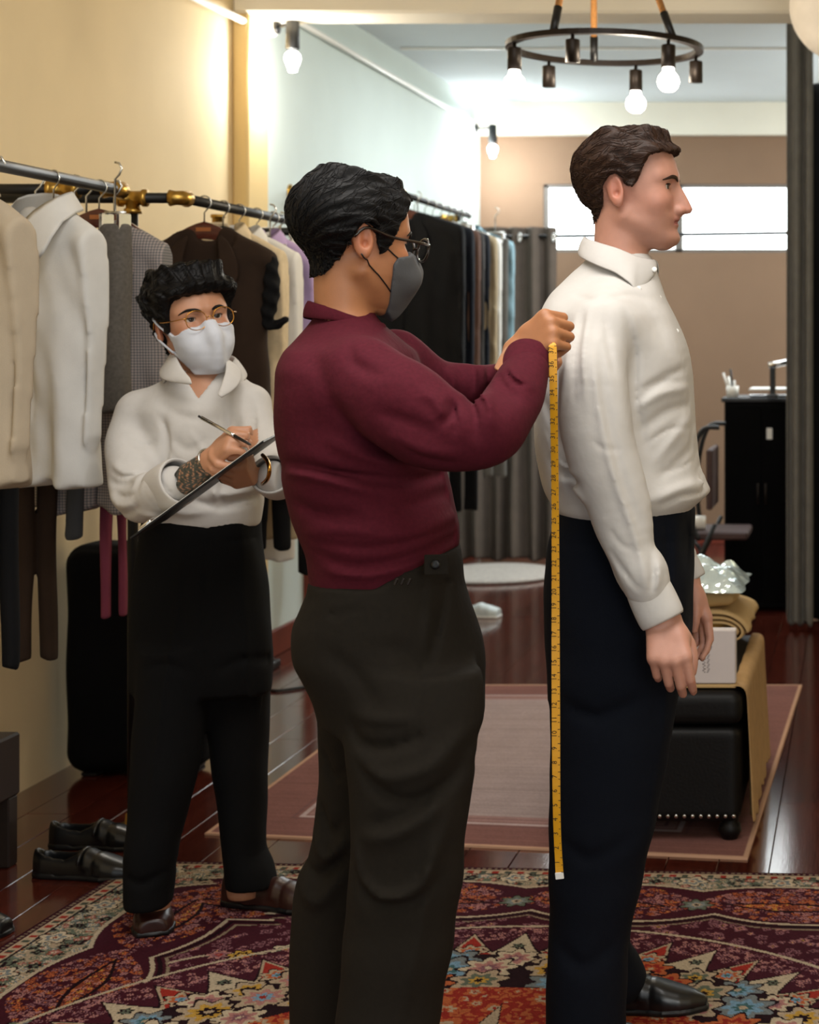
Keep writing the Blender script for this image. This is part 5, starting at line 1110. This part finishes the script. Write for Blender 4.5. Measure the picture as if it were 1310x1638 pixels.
def mask(hv, fr, P, m, parent, ridge, polyg, thick=.007, name='face_mask', seam=None):
    hv.frame(*fr); f = poly2(polyg); sl, X, Y, Z = hv.win((-.1, -.1, -.18), (.18, .1, .06), 0); D = np.full_like(hv.D, .07)
    c = hv.D[sl]-thick
    for p in ridge: c = smin(c, p[0](X, Y, Z).astype(np.float32), .03)
    if seam: c = c+seam*np.exp(-(Y/.0022)**2)
    D[sl] = np.maximum(c, f(X, Z)); hv.D = D.astype(np.float32); o = hv.make(name, m, parent, 1); hv.frame(); return o
def fpt(fr, *p): return fr[0] @ np.array(p)+fr[1]
mk = mask(bodyt.copy(), FT, PT, M['maskg'], ta, [chain([(.100, 0, -.020), (.120, 0, -.050), (.092, 0, -.118)], [.008, .012, .012], 8), cone((.09, -.03, -.06), (.09, .03, -.06), .03, .03)], [(.098, -.008), (.080, -.022), (.056, -.030), (.050, -.044), (.058, -.085), (.070, -.126), (.092, -.140), (.150, -.050), (.14, -.02)], .0055, seam=-.002)
for s in (-1, 1):
    MB().tube(list(bodyt.project([fpt(FT, *p) for p in spline([(.066, s*.070, -.036), (.03, s*.078, -.016), (.0, s*.084, .010), (-.018, s*.086, .018)], 12)], .0012)), .0014, 6).make('mask_strap', M['black'], mk, True)
    MB().tube(list(bodyt.project([fpt(FT, *p) for p in spline([(.070, s*.052, -.098), (.03, s*.072, -.070), (-.004, s*.082, -.046), (-.016, s*.084, -.036)], 12)], .0012)), .0014, 6).make('mask_strap', M['black'], mk, True)
def glasses(fr, P, parent, m, r, rw, x, half, z, temple_z, lens=True, sq=.82, tr=.002):
    g = MB(); w = P.get('w', 1.)
    R, o = fr; lp = []
    for s in (-1, 1):
        ring = [np.array((x-.10*abs(half+rw*math.cos(a)*1.0)**1.6*(1), s*(half+rw*math.cos(a)), z+rw*sq*math.copysign(abs(math.sin(a))**.85, math.sin(a)))) for a in np.linspace(0, 2*math.pi, 33)]
        lp.append(ring); g.tube([R @ p+o for p in ring], r, 7, False)
        xo = ring[0]; g.tube([R @ p+o for p in spline([xo+np.array((0, s*.001, .008)), (x-.030, s*.079*w, z+.006), (.03, s*.0835*w, z+.006), (-.014, s*.084*w, temple_z), (-.034, s*.081*w, temple_z-.02)], 16)], tr, 7)
    g.tube([R @ np.array(p)+o for p in ((x-.002, -(half-rw), z+.003), (x+.005, 0, z+.006), (x-.002, half-rw, z+.003))], r, 7)
    e = g.make('eyeglasses', m, parent, True)
    if lens:
        for ring in lp:
            c = np.mean(ring[:-1], 0); V = [R @ c+o]+[R @ p+o for p in ring[:-1]]; n = len(V)-1
            l_ = obj('lens', V, [(0, 1+k, 1+(k+1) % n) for k in range(n)], M['lens'], e, True); sm = l_.modifiers.new('s', 'SOLIDIFY'); sm.thickness = .0012
    return e
glasses(FT, PT, ta, M['tort'], .0021, .0245, .117, .033, -.004, .010, True, .86, .0028)
# shirt
v = Vol(axis(-1.10, -.46, .005), axis(2.78, 3.46, .0062), axis(.93, 1.55, .005))
v.add(loft(rows_px([(494, 508, 592, .042), (510, 500, 600, .050), (526, 490, 616, .068), (545, 478, 636, .11), (565, 468, 652, .17), (600, 460, 664, .20), (660, 456, 680, .205), (720, 462, 694, .20), (738, 467, 699, .198), (755, 466, 703, .196), (800, 477, 716, .19), (850, 492, 727, .185), (885, 504, 724, .178), (915, 510, 712, .174), (938, 514, 700, .17)], Yt), 2.3, .006))
v.add(cone(Tp(556, 572, 3.02), Tp(578, 612, 2.935), .055, .072), .05); v.add(cone(Tp(580, 565, 3.14), Tp(615, 590, 3.23), .05, .06), .04)
arm = [((582, 616), 2.93, .076), ((630, 645), 2.90, .080), ((690, 680), 2.885, .073), ((745, 694), 2.885, .064), ((782, 692), 2.90, .059), ((808, 665), 2.95, .053), ((826, 632), 3.0, .049), ((840, 598), 3.06, .043), ((845, 582), 3.09, .037)]
v.add(chain([W(*p, Y) for p, Y, r in arm], [r for _, _, r in arm], 30), .03)
arm2 = [((625, 580), 3.25, .065), ((690, 616), 3.32, .055), ((745, 622), 3.36, .050), ((796, 616), 3.34, .041), ((830, 592), 3.27, .033)]
v.add(chain([W(*p, Y) for p, Y, r in arm2], [r for _, _, r in arm2], 20), .012)
v.clip(lambda X, Y, Z: (-(Z-(CH-(929-545)*Yt/F))+np.clip(X-((640-PPX)*Yt/F), 0, 1)*.62-.0+0*Y)*.85)
for pts, w_, d_ in (([(742, 636), (748, 655), (735, 675)], .007, .011), ([(705, 622), (728, 640), (742, 668)], .009, -.006), ([(760, 640), (780, 660), (790, 700)], .008, .007), ([(775, 622), (800, 640), (812, 680)], .008, -.006), ([(790, 600), (815, 625), (835, 640)], .007, .006), ([(806, 585), (830, 605), (850, 622)], .006, -.005), ([(640, 655), (690, 670), (730, 690)], .011, .006), ([(650, 690), (700, 712), (760, 722)], .011, -.006),
                    ([(560, 640), (600, 700), (650, 735)], .012, .008), ([(548, 700), (600, 728), (660, 745)], .011, -.007), ([(470, 738), (520, 742), (600, 765), (680, 770)], .009, .010), ([(468, 752), (530, 758), (610, 782)], .009, -.009), ([(480, 800), (530, 815), (590, 820)], .012, .007), ([(500, 850), (560, 840), (640, 850), (715, 835)], .013, -.006), ([(515, 880), (580, 900), (660, 890), (715, 862)], .010, .007), ([(530, 905), (600, 915), (680, 895)], .008, -.006), ([(690, 760), (705, 800), (712, 840)], .008, .006), ([(600, 800), (650, 810), (700, 790)], .012, .005),
                    ([(500, 560), (540, 600), (560, 680)], .016, .004), ([(575, 545), (590, 580), (640, 600)], .010, .005)):
    v.crease(pts, w_, d_, ymax=3.1, Yref=2.95)
for pts, w_, d_ in (([(690, 600), (700, 620), (698, 640)], .006, .006), ([(718, 590), (728, 612), (724, 632)], .006, -.006), ([(748, 588), (756, 606), (752, 630)], .006, .006), ([(775, 585), (782, 600), (780, 622)], .006, -.005)): v.crease(pts, w_, d_, ymin=3.15, Yref=3.3)
for pts, w_, d_ in (([(735, 645), (752, 668), (748, 690)], .0045, .005), ([(752, 634), (772, 648), (784, 672)], .0045, .004), ([(768, 628), (792, 634), (806, 655)], .0045, -.004), ([(798, 594), (820, 612), (842, 616)], .004, .004), ([(476, 744), (540, 752), (620, 760)], .005, .006), ([(490, 812), (540, 826), (600, 832)], .005, .004), ([(505, 862), (570, 872), (650, 868), (715, 846)], .005, .004), ([(660, 700), (700, 724), (750, 734)], .005, .004)):
    v.crease(pts, w_, d_, ymax=3.1, Yref=2.93)
wr(v, 15, .0022)
sv = v; v.make('shirt', M['shirtr'], ta, 1)
cuff('cuff', M['shirtr'], ta, W(832, 608, 3.05), W(848, 566, 3.115), .0405, .0415, .0035, .9)
cuff('cuff', M['shirtr'], ta, W(820, 600, 3.29), W(837, 582, 3.25), .034, .036, .0035, .9)
collar('band_collar', M['shirtr'], ta, (rotm(30, 0, 0), Tp(553, 503)), [(10, .064, .058, -.016, .070, .066, -.030), (60, .062, .058, -.012, .070, .068, -.032), (120, .060, .058, .012, .068, .068, -.012), (180, .064, .058, .026, .073, .068, -.006)], 12, .003)
# trousers
top = rows_px([(876, 503, 727, .176), (905, 506, 731, .178), (930, 509, 734, .18), (960, 498, 743, .182), (1000, 485, 754, .187), (1040, 484, 763, .188), (1080, 497, 769, .182), (1120, 513, 771, .17), (1150, 522, 770, .155)], Yt)
near = rows_px([(1070, 530, 770, .09, 2.98), (1140, 552, 771, .098, 2.975), (1170, 556, 768, .10, 2.97), (1220, 560, 762, .10, 2.965), (1290, 563, 751, .098, 2.965), (1380, 565, 741, .096, 2.965), (1430, 560, 734, .094, 2.965), (1500, 553, 725, .094, 2.965), (1600, 545, 706, .093, 2.965), (1700, 538, 694, .092, 2.965), (1855, 530, 690, .09, 2.965)], 2.97)
far = rows_px([(1070, 515, 720, .09, 3.17), (1150, 518, 712, .095, 3.18), (1250, 514, 700, .095, 3.19), (1320, 508, 688, .094, 3.19), (1360, 498, 672, .093, 3.195), (1400, 480, 655, .092, 3.20), (1440, 471, 645, .092, 3.20), (1500, 468, 640, .092, 3.20), (1600, 466, 632, .092, 3.20), (1760, 462, 620, .09, 3.20)], 3.2)
v = legs_vol(top, near, far, 0, 0, 0, (-1.10, -.58), (2.82, 3.34), (.0, 1.10), 0, 2.35)
v.clip(lambda X, Y, Z: ((Z-(CH-(921-545)*Yt/F))-np.clip(X-((640-PPX)*Yt/F), 0, 1)*.62+0*Y)*.85)
v.add(loft([(.95, (507-PPX)*Yt/F, (733-PPX)*Yt/F, Yt, .181), (.975, (507-PPX)*Yt/F, (733-PPX)*Yt/F, Yt, .181)], 2.35, .004), .004) if 0 else None
for pts, w_, d_ in (([(676, 940), (682, 985), (678, 1030), (672, 1080)], .006, .008), ([(668, 940), (672, 990), (667, 1050)], .007, -.005), ([(716, 945), (728, 1000), (742, 1060), (750, 1100)], .006, .008), ([(706, 945), (718, 1000), (732, 1060)], .007, -.005), ([(660, 980), (662, 1080), (668, 1170), (676, 1260)], .003, .003), ([(518, 988), (550, 982), (578, 980)], .004, .004), ([(510, 958), (600, 955), (735, 948)], .003, .003),
                    ([(556, 1165), (575, 1190), (620, 1195), (680, 1178)], .010, .009), ([(560, 1145), (600, 1150), (660, 1150)], .010, -.006), ([(575, 1225), (610, 1262), (660, 1278), (710, 1250), (745, 1190)], .010, .008), ([(570, 1210), (620, 1240), (690, 1225), (735, 1175)], .011, -.007), ([(590, 1320), (640, 1305), (700, 1270), (740, 1230)], .012, .007), ([(580, 1340), (640, 1330), (705, 1290)], .012, -.007), ([(564, 1350), (575, 1400), (610, 1428), (660, 1425), (690, 1390), (715, 1300)], .009, -.010), ([(568, 1385), (600, 1445), (660, 1445), (695, 1410)], .010, .007), ([(700, 1200), (690, 1350), (670, 1500), (640, 1638)], .010, -.005), ([(600, 1040), (640, 1050), (660, 1090)], .014, .004), ([(520, 1050), (560, 1080), (600, 1130)], .014, .005)): v.crease(pts, w_, d_, ymax=3.04, Yref=2.88)
for pts, w_, d_ in (([(512, 1290), (530, 1330), (555, 1310)], .010, .009), ([(500, 1340), (525, 1370), (560, 1340)], .010, -.009), ([(482, 1390), (515, 1400), (558, 1360)], .010, .010), ([(475, 1420), (510, 1440), (550, 1400)], .012, -.008), ([(518, 1200), (535, 1240), (556, 1230)], .010, .007)): v.crease(pts, w_, d_, ymin=3.04, Yref=3.12)
wr(v, 19, .0022, .8)
v.make('trousers', M['olive'], ta, 1)
make_body(bodyt, [sv, v], [(Tp(552, 512), (.3, 0, .95), .4), (W(848, 576, 3.10), (.6, 0, .8), .16), (W(830, 590, 3.26), (.7, 0, .7), .2)], ta, skin_cols('a8714c', '9a5a4a', FT, PT))
ad = MB(); c = W(642, 930, 2.888)
for k in range(3): ad.box(c+np.array((-.008+k*.011, -.004, 0)), (.0045, .004, .012), .001, rotm(0, 25))
ad.make('side_adjuster', M['bronze'], ta)
tb = MB().box(W(698, 903, 2.915), (.040, .005, .034), .002, rotm(14)); tb.make('waist_tab', M['olive'], ta); MB().lathe([(0, 0), (.008, 0), (.008, -.003), (.004, -.004), (0, -.003)][::-1], W(697, 903, 2.908), 14, 1).make('button', M['black'], ta, True)
worn_shoe(770, 1850, 2.97, M['shoeblk'], ta, .29); worn_shoe(690, 1770, 3.2, M['shoeblk'], ta, .29)

# ---------------------------------------------------------------- the writer
Yw = 4.25; Wp = lambda x, y, Y=Yw: W(x, y, Y)
wt = empty('person', (Wp(320, 600)[0], Yw, 0), 'person in white shirt, white mask and gold glasses writing on a clipboard', 'person')
FW = (rotm(-46, -3, 9), Wp(306, 511, 4.24))
PW = dict(w=1.02, fx=-.006, face=FACE2, nose=((.086, .0), (.097, -.022), (.107, -.042)), lip=(.088, -.0705), chin=-.101, tip=.0105, open=.0050, lid=-.0008,
          neck=([(-.016, 0, -.055), (-.02, .0, -.10), (-.030, 0, -.17), (-.034, 0, -.23)], [.056, .055, .056, .07]))
v = Vol(axis(-1.86, -1.38, .011, ((-1.80, -1.42, .0032),)), axis(3.84, 4.42, .012, ((3.86, 3.98, .0032), (4.06, 4.38, .0032))), axis(.02, 1.66, .02, ((1.04, 1.24, .0032), (1.28, 1.66, .0032))))
v.frame(*FW); head(v, PW); v.frame()
v.add(loft(rows_px([(600, 290, 370, .06), (635, 250, 395, .09), (700, 238, 400, .105), (800, 248, 400, .1), (900, 238, 405, .1), (1050, 228, 415, .11)], Yw), 2.2), .04)
WR1 = W(338, 736, 3.93); WR2 = W(428, 752, 3.97)
v.add(chain([W(226, 676, 4.23), W(222, 780, 4.09), W(292, 768, 3.975), WR1], [.036, .034, .034, .026], 14), .02)
v.add(chain([W(396, 660, 4.21), W(438, 756, 4.08), WR2], [.034, .032, .026], 12), .02)
for Y, a in ((4.16, 262), (4.30, 380)): v.add(chain([W(a+10, 1050, Y), W(a, 1250, Y), W(a-15+(a > 300)*25, 1450, Y)], [.075, .052, .036], 8), .03)
WR1h = hand(v, WR1, W(378, 694, 3.90)-WR1, (-.35, -.62, .70), 1, ((50, 62, 30), (58, 66, 30), (64, 68, 34), (66, 68, 36)), ((.042, .036, -.016), (.068, .030, -.036), (.088, .018, -.044)), .92, .03)
hand(v, WR2, W(386, 760, 3.93)-WR2, (.0, -.80, -.60), -1, ((30, 50, 30), (34, 54, 30), (38, 56, 32), (42, 56, 34)), ((.040, .040, -.012), (.066, .040, -.028), (.086, .030, -.034)), .92, .03)
bodyw = v
def tattoo(V, c):
    d = W(300, 762, 3.965)-WR1; t = ((V-WR1) @ d)/(d @ d); r = np.linalg.norm(V-WR1-np.clip(t, 0, 1)[:, None]*d, axis=1)
    k = ((t > .06) & (t < 1.4) & (r < .06)); n_ = np.sin(V[:, 0]*420+2*np.sin(V[:, 2]*300))*np.sin(V[:, 2]*380+2*np.sin(V[:, 1]*260)); c[k & (n_ > -.55)] = lin('4a4a42'); c[k & (n_ > .35)] = lin('31332f'); return c
eyes(FW, PW, wt, (1, -.12, .12), '2a1a10'); brows(FW, PW, wt, M['hairb'], .0040, .001, bodyw)
pg = [(.094, .062), (.078, .058), (.062, .052), (.052, .030), (.044, .0), (.036, -.024), (.026, -.026), (.018, -.010), (.006, .012), (-.010, .022), (-.024, .016), (-.036, -.006), (-.038, -.040), (-.046, -.066), (-.062, -.080), (-.085, -.085), (-.16, -.05), (-.16, .10), (-.05, .19), (.06, .18), (.112, .13), (.110, .085)]
def infw(X, Y, Z):
    t = np.clip((Z+.0)/.08, 0, 1); t = t*t*(3-2*t); f = np.clip((X-.0)/.05, 0, 1)*np.clip((Z-.045)/.03, 0, 1)
    return .009+.025*t+.008*f+.006*np.clip((-.03-X)/.05, 0, 1)*np.clip((Z+.06)/.05, 0, 1)+.0028*np.sin(X*85+Y*70)*t*np.cos(Y*60-Z*40)
PW['flow'] = lambda q: (-.5, .3*np.sign(q[1]), -.7) if q[0] < .02 else (.5, .4, .45)
hair(bodyw.copy(), FW, PW, pg, infw, M['hairb'], wt, 1300, 12)
mk = mask(bodyw.copy(), FW, PW, M['maskw'], wt, [chain([(.098, 0, -.014), (.122, 0, -.050), (.118, 0, -.085), (.100, 0, -.118)], [.006, .010, .014, .014], 10), cone((.074, -.026, -.068), (.074, .026, -.068), .032, .032)], [(.104, -.006), (.088, -.020), (.070, -.032), (.050, -.034), (.030, -.022), (.022, -.026), (.036, -.050), (.040, -.080), (.026, -.068), (.022, -.074), (.040, -.104), (.060, -.135), (.12, -.145), (.17, -.09), (.15, -.01)], .0055, seam=-.0012)
for s in (-1, 1):
    MB().tube([fpt(FW, *p) for p in spline([(.030, s*.077, -.024), (.008, s*.086, -.004), (-.010, s*.088, .012), (-.018, s*.086, .016)], 10)], .0028, 6).make('ear_loop', M['maskw'], mk, True)
    MB().tube([fpt(FW, *p) for p in spline([(.030, s*.070, -.074), (.008, s*.080, -.052), (-.010, s*.086, -.034), (-.020, s*.086, -.02)], 10)], .0028, 6).make('ear_loop', M['maskw'], mk, True)
glasses(FW, PW, wt, M['goldw'], .0011, .0255, .108, .034, -.004, .006, True, .92, .0012)
# shirt
v = Vol(axis(-1.90, -1.34, .0055), axis(3.86, 4.44, .0065), axis(.94, 1.36, .0055))
v.add(loft(rows_px([(590, 296, 366, .054), (602, 284, 376, .062), (618, 262, 390, .078), (638, 236, 406, .10), (660, 222, 413, .115), (700, 226, 414, .12), (760, 230, 416, .125), (800, 230, 416, .126), (822, 231, 412, .122), (840, 236, 410, .118)], Yw), 2.25, .006))
v.add(cone(Wp(300, 624), Wp(232, 664), .045, .058), .04); v.add(cone(Wp(352, 622), Wp(396, 650), .045, .052), .04)
arm = [((220, 664), 4.235, .054), ((208, 705), 4.20, .055), ((212, 750), 4.14, .057), ((224, 794), 4.09, .060), ((248, 792), 4.04, .056), ((275, 775), 3.99, .044)]
v.add(chain([W(*p, Y) for p, Y, r in arm], [r for _, _, r in arm], 24), .025)
arm = [((400, 650), 4.22, .050), ((416, 695), 4.18, .047), ((434, 740), 4.12, .046), ((442, 768), 4.07, .046), ((438, 764), 4.01, .042)]
v.add(chain([W(*p, Y) for p, Y, r in arm], [r for _, _, r in arm], 20), .025)
# open neckline
v.sub((lambda X, Y, Z: np.maximum(np.abs(X-Wp(337, 600)[0]-.30*(1.325-Z)*.35)-.60*(Z-(CH-(640-545)*4.14/F)), Y-4.20+0*X), np.array((-1.75, 3.9, 1.2)), np.array((-1.45, 4.2, 1.38))), .004)
yn = 4.24
for pts, w_, d_ in (([(346, 650), (346, 720), (338, 820)], .005, -.005), ([(354, 650), (354, 720), (346, 820)], .004, .004), ([(256, 665), (262, 720), (255, 775)], .009, .008), ([(240, 640), (285, 665), (330, 672)], .012, .004), ([(190, 740), (215, 752), (240, 748)], .009, -.005), ([(186, 765), (210, 772), (245, 768)], .009, .006), ([(192, 790), (215, 802), (250, 800)], .009, -.006), ([(205, 815), (230, 815), (260, 800)], .007, .006), ([(270, 700), (300, 720), (330, 700)], .012, .004), ([(385, 640), (395, 690), (400, 740)], .01, .006), ([(300, 800), (340, 808), (380, 800)], .010, .006), ([(330, 790), (370, 792), (405, 780)], .010, -.006), ([(345, 815), (375, 800), (400, 805)], .008, .005), ([(255, 815), (300, 822), (330, 818)], .008, -.005), ([(380, 775), (405, 790), (410, 815)], .008, -.006)):
    v.crease(pts, w_, d_, ymax=yn, Yref=4.12)
for pts, w_, d_ in (([(268, 720), (300, 760), (330, 790)], .005, .004), ([(300, 690), (325, 730), (338, 760)], .005, -.003), ([(395, 650), (404, 700), (402, 760)], .005, .005), ([(196, 700), (222, 715), (246, 706)], .005, .003), ([(190, 752), (215, 760), (244, 754)], .005, .004), ([(198, 780), (225, 788), (256, 782)], .0045, .004), ([(316, 805), (345, 816), (385, 812)], .005, .004), ([(242, 660), (262, 690), (268, 730)], .005, .003)):
    v.crease(pts, w_, d_, ymax=yn, Yref=4.12)
wr(v, 25, .0020)
sv = v; v.make('shirt', M['shirtw'], wt, 1)
cuff('turned_cuff', M['shirtw'], wt, W(256, 786, 4.03), W(290, 768, 3.975), .052, .055, .005, .9)
cuff('turned_cuff', M['shirtw'], wt, W(446, 772, 4.06), W(432, 758, 3.985), .044, .048, .005, .95)
collar('collar', M['shirtw'], wt, (rotm(-82, 0, 0), Wp(330, 592)), [(62, .066, .066, .012, .090, .104, -.034), (90, .064, .066, .028, .080, .098, -.014), (135, .062, .064, .038, .072, .084, .0), (180, .064, .062, .044, .074, .074, .004)], 62, .0035)
def leaf(rows): return MB().grid(np.array([spline([W(*p) for p in r], 9) for r in rows])).make('collar_leaf', M['shirtw'], wt, True, .0035, 1)
leaf([[(277, 556, 4.235), (284, 574, 4.17), (294, 592, 4.125), (304, 604, 4.10)], [(272, 566, 4.225), (278, 584, 4.15), (292, 600, 4.11), (306, 609, 4.09)], [(262, 582, 4.225), (266, 596, 4.145), (284, 606, 4.105), (307, 613, 4.085)], [(254, 594, 4.235), (257, 606, 4.15), (278, 612, 4.11), (307, 616, 4.09)]])
leaf([[(360, 572, 4.22), (361, 590, 4.15), (355, 612, 4.105), (347, 632, 4.085)], [(368, 576, 4.22), (369, 595, 4.145), (361, 617, 4.10), (350, 633, 4.08)], [(380, 586, 4.22), (380, 603, 4.15), (369, 621, 4.105), (352, 635, 4.08)], [(386, 592, 4.225), (386, 608, 4.155), (374, 624, 4.11), (354, 637, 4.085)]])
top = rows_px([(826, 233, 411, .122), (850, 230, 412, .124), (880, 226, 416, .126), (950, 217, 427, .13), (1020, 214, 431, .13), (1070, 212, 431, .125), (1105, 211, 430, .115)], Yw)
near = rows_px([(1040, 212, 330, .10, 4.20), (1090, 211, 324, .10, 4.19), (1200, 208, 313, .092, 4.17), (1300, 206, 294, .085, 4.15), (1370, 205, 280, .08, 4.14), (1430, 204, 272, .075, 4.14), (1446, 205, 271, .074, 4.14)], 4.14)
far = rows_px([(1040, 318, 432, .10, 4.28), (1090, 322, 430, .10, 4.29), (1200, 337, 424, .092, 4.31), (1300, 350, 418, .086, 4.32), (1360, 357, 416, .082, 4.32), (1390, 359, 428, .082, 4.32), (1418, 361, 436, .08, 4.32)], 4.30)
v = legs_vol(top, near, far, 0, 0, 0, (-1.88, -1.36), (4.0, 4.46), (.03, 1.02), 0)
for pts, w_, d_ in (([(290, 850), (286, 950), (270, 1100), (245, 1400)], .006, -.004), ([(370, 850), (378, 950), (385, 1100), (390, 1380)], .006, -.004), ([(326, 835), (326, 930), (324, 1060)], .004, .004), ([(234, 866), (320, 872), (412, 864)], .003, .003), ([(300, 1075), (270, 1060), (235, 1070)], .01, .006), ([(345, 1075), (380, 1060), (420, 1080)], .01, .006), ([(365, 1375), (390, 1388), (425, 1378)], .01, .006), ([(212, 1390), (240, 1402), (268, 1390)], .01, .006)): v.crease(pts, w_, d_, ymax=4.25, Yref=4.12)
wr(v, 29, .002, .8)
v.make('trousers', M['blackt'], wt, 1)
make_body(bodyw, [sv, v], [(Wp(330, 650, 4.20), (0, -.35, .94), .42), (W(308, 758, 3.955), WR1-W(290, 768, 3.975), .19), (W(432, 758, 3.985), (-1, -.6, .1), .2), (W(260, 1420, 4.15), (0, 0, -1), .2), (W(392, 1400, 4.32), (0, 0, -1), .2)], wt, skin_cols('b58263', 'a5605a', FW, PW, extra=tattoo))
def shoe_at(x, y, rz, m, L, sole='black'): return shoe('shoe', (x, y, .009), rz, m, None, wt, L=L, hollow=False, sole=sole)
p = W(241, 1507, 4.09); shoe_at(p[0]-.27*math.cos(math.radians(-68)), 4.09+.27*math.sin(math.radians(68)), math.radians(-68), M['shoebrn'], .27)
p = W(362, 1440, 4.36); shoe_at(p[0], 4.345, math.radians(-14), M['shoebrn'], .28)
MB().tube(list(bodyw.project(spline([W(420, 728, 3.95), W(428, 738, 3.90), W(431, 752, 3.88), W(428, 766, 3.90), W(420, 774, 3.95)], 14), .0025, 8)), .0048, 8).make('wrist_watch', M['goldw'], wt, True)
wb = WR1+np.array((-.006, .008, -.003)); dd = (W(300, 762, 3.965)-WR1); dd /= np.linalg.norm(dd); u = np.cross(dd, (0, 1, 0)); u /= np.linalg.norm(u); w_ = np.cross(dd, u)
MB().tube([wb+.030*(math.cos(a)*u+math.sin(a)*w_) for a in np.linspace(0, 2*math.pi, 26)], .0028, 8, False).make('bracelet', M['hook'], wt, True)
for e in (cu, ta, wt): Local(e).fix()

# ---------------------------------------------------------------- what they hold
# tape measure: hangs from the tailor's fist
TY = 3.075; ty0, ty1 = 545, 1403; sx = TY/F; tw = 12.5*sx
tp0, tp1 = W(884, 553, TY), W(896, 1402, TY)
tm = empty('tape_measure', tuple(W(889, 970, TY)), 'yellow tape measure hanging from the tailor\'s fist down the customer\'s back', 'tape measure'); o_ = np.array(tm.location)
cen = spline([W(883, 548, TY+.012), W(884.5, 580, TY), W(888, 800, TY), W(889, 1100, TY), W(890.5, 1300, TY), W(895, 1398, TY-.004)], 80); V = []
for i, c in enumerate(cen):
    t = cen[min(i+1, 79)]-cen[max(i-1, 0)]; t /= np.linalg.norm(t); s_ = np.array((-t[2], 0, t[0])); s_ = s_ if s_[0] > 0 else -s_; yw = .0025*math.sin(i*.16)
    V += [c-o_+s_*tw/2+np.array((0, -.0005+yw, 0)), c-o_-s_*tw/2+np.array((0, -.0005-yw, 0)), c-o_-s_*tw/2+np.array((0, .0005-yw, 0)), c-o_+s_*tw/2+np.array((0, .0005+yw, 0))]
Fc = [(i*4+k, i*4+(k+1) % 4, (i+1)*4+(k+1) % 4, (i+1)*4+k) for i in range(79) for k in range(4)]+[(3, 2, 1, 0), (316, 317, 318, 319)]
obj('ribbon', V, Fc, mat('yellow_tape', 'd99a0e', .5, noise=.03), tm, False)
MB().box(cen[-1]-o_+np.array((0, -.0005, -.003)), (tw+.001, .0035, .012), .0008, rotm(0, -6)).make('metal_tip', M['white_pl'], tm)
ink2 = mat('tape_ink', '2a1d0a', .7); tk = MB(); L_ = np.r_[0, np.cumsum(np.linalg.norm(np.diff(cen, axis=0), axis=1))]; tot = L_[-1]; n_in = int(tot/.0254)
def along(d): return np.array([np.interp(tot-d, L_, cen[:, k]) for k in range(3)])
for q in range(2*n_in+1): c = along(.0127*q+.004); tk.box(c-o_+np.array((tw/2*.80, -.0022, 0)), (tw*.16 if q % 2 else tw*.3, .0006, .0012), .0001)
tk.make('tick_marks', ink2, tm)
dg = bpy.context.evaluated_depsgraph_get(); NV, NF = [], []
for q in range(1, n_in+1):
    cv = bpy.data.curves.new('t', 'FONT'); cv.body = str(q); cv.size = .0125; cv.align_x = 'CENTER'; cv.align_y = 'CENTER'; cv.resolution_u = 2
    to = bpy.data.objects.new('t', cv); me = to.to_mesh(); c = along(.0254*q-.004)-o_+np.array((-.002, -.0032, 0)); n0 = len(NV)
    for vx in me.vertices: NV.append((c[0]-vx.co.y, c[1], c[2]+vx.co.x))
    for f in me.polygons: NF.append(tuple(i+n0 for i in f.vertices))
    to.to_mesh_clear(); bpy.data.objects.remove(to); bpy.data.curves.remove(cv)
obj('numerals', NV, NF, ink2, tm, False)
# clipboard, seen almost edge on
a, b_ = W(237, 846, 3.93), W(444, 695, 3.93); ctr = (a+b_)/2; ax = (b_-a)/np.linalg.norm(b_-a)
cb = empty('clipboard', tuple(ctr), 'thin dark clipboard held edge-on by the man in the white mask', 'clipboard'); nrm = np.cross(ax, (0, 1, 0)); nrm /= np.linalg.norm(nrm); nrm = nrm if nrm[2] > 0 else -nrm
yv = np.array((0, math.cos(.10), 0))+nrm*math.sin(.10); yv /= np.linalg.norm(yv); nz_ = np.cross(ax, yv); nz_ = nz_ if nz_[2] > 0 else -nz_; yv = np.cross(nz_, ax); RB = np.stack([ax, yv, nz_], 1); LB = float(np.linalg.norm(b_-a))
MB().box((0, 0, 0), (LB, .23, .005), .002, RB).make('board', M['black'], cb); MB().box(nz_*.0034, (LB*.9, .20, .0016), .0004, RB).make('paper_sheet', M['white_pl'], cb)
MB().box(-ax*(LB/2-.022)+nz_*.008, (.03, .11, .010), .003, RB).tube([-ax*(LB/2-.004)+nz_*.004+yv*.045*math.cos(q)+ax*.012*math.sin(q)-nz_*0 for q in np.linspace(0, 6.28, 16)], .003, 7, False).make('spring_clip', M['chrome'], cb, True)
# pen in the writing hand
pa, pb = W(322, 668, 3.925), W(402, 712, 3.88)
pn = empty('pen', tuple((pa+pb)/2), 'silver pen in the writing hand above the clipboard', 'pen'); c0 = np.array(pn.location); d = (pb-pa)/np.linalg.norm(pb-pa)
MB().tube([pa-c0, pa-c0+d*.09, pa-c0+d*.10], [.0042, .0042, .0034], 10).make('barrel', M['chrome'], pn, True); MB().tube([pa-c0+d*.10, pb-c0-d*.006, pb-c0], [.0038, .0032, .0008], 10).make('grip_and_tip', M['black'], pn, True)
MB().tube([pa-c0+np.array((0, -.0052, .001)), pa-c0+d*.035+np.array((0, -.0052, .001))], .0014, 6).tube([pa-c0-d*.008, pa-c0], .0028, 8).make('pocket_clip', M['black'], pn, True)
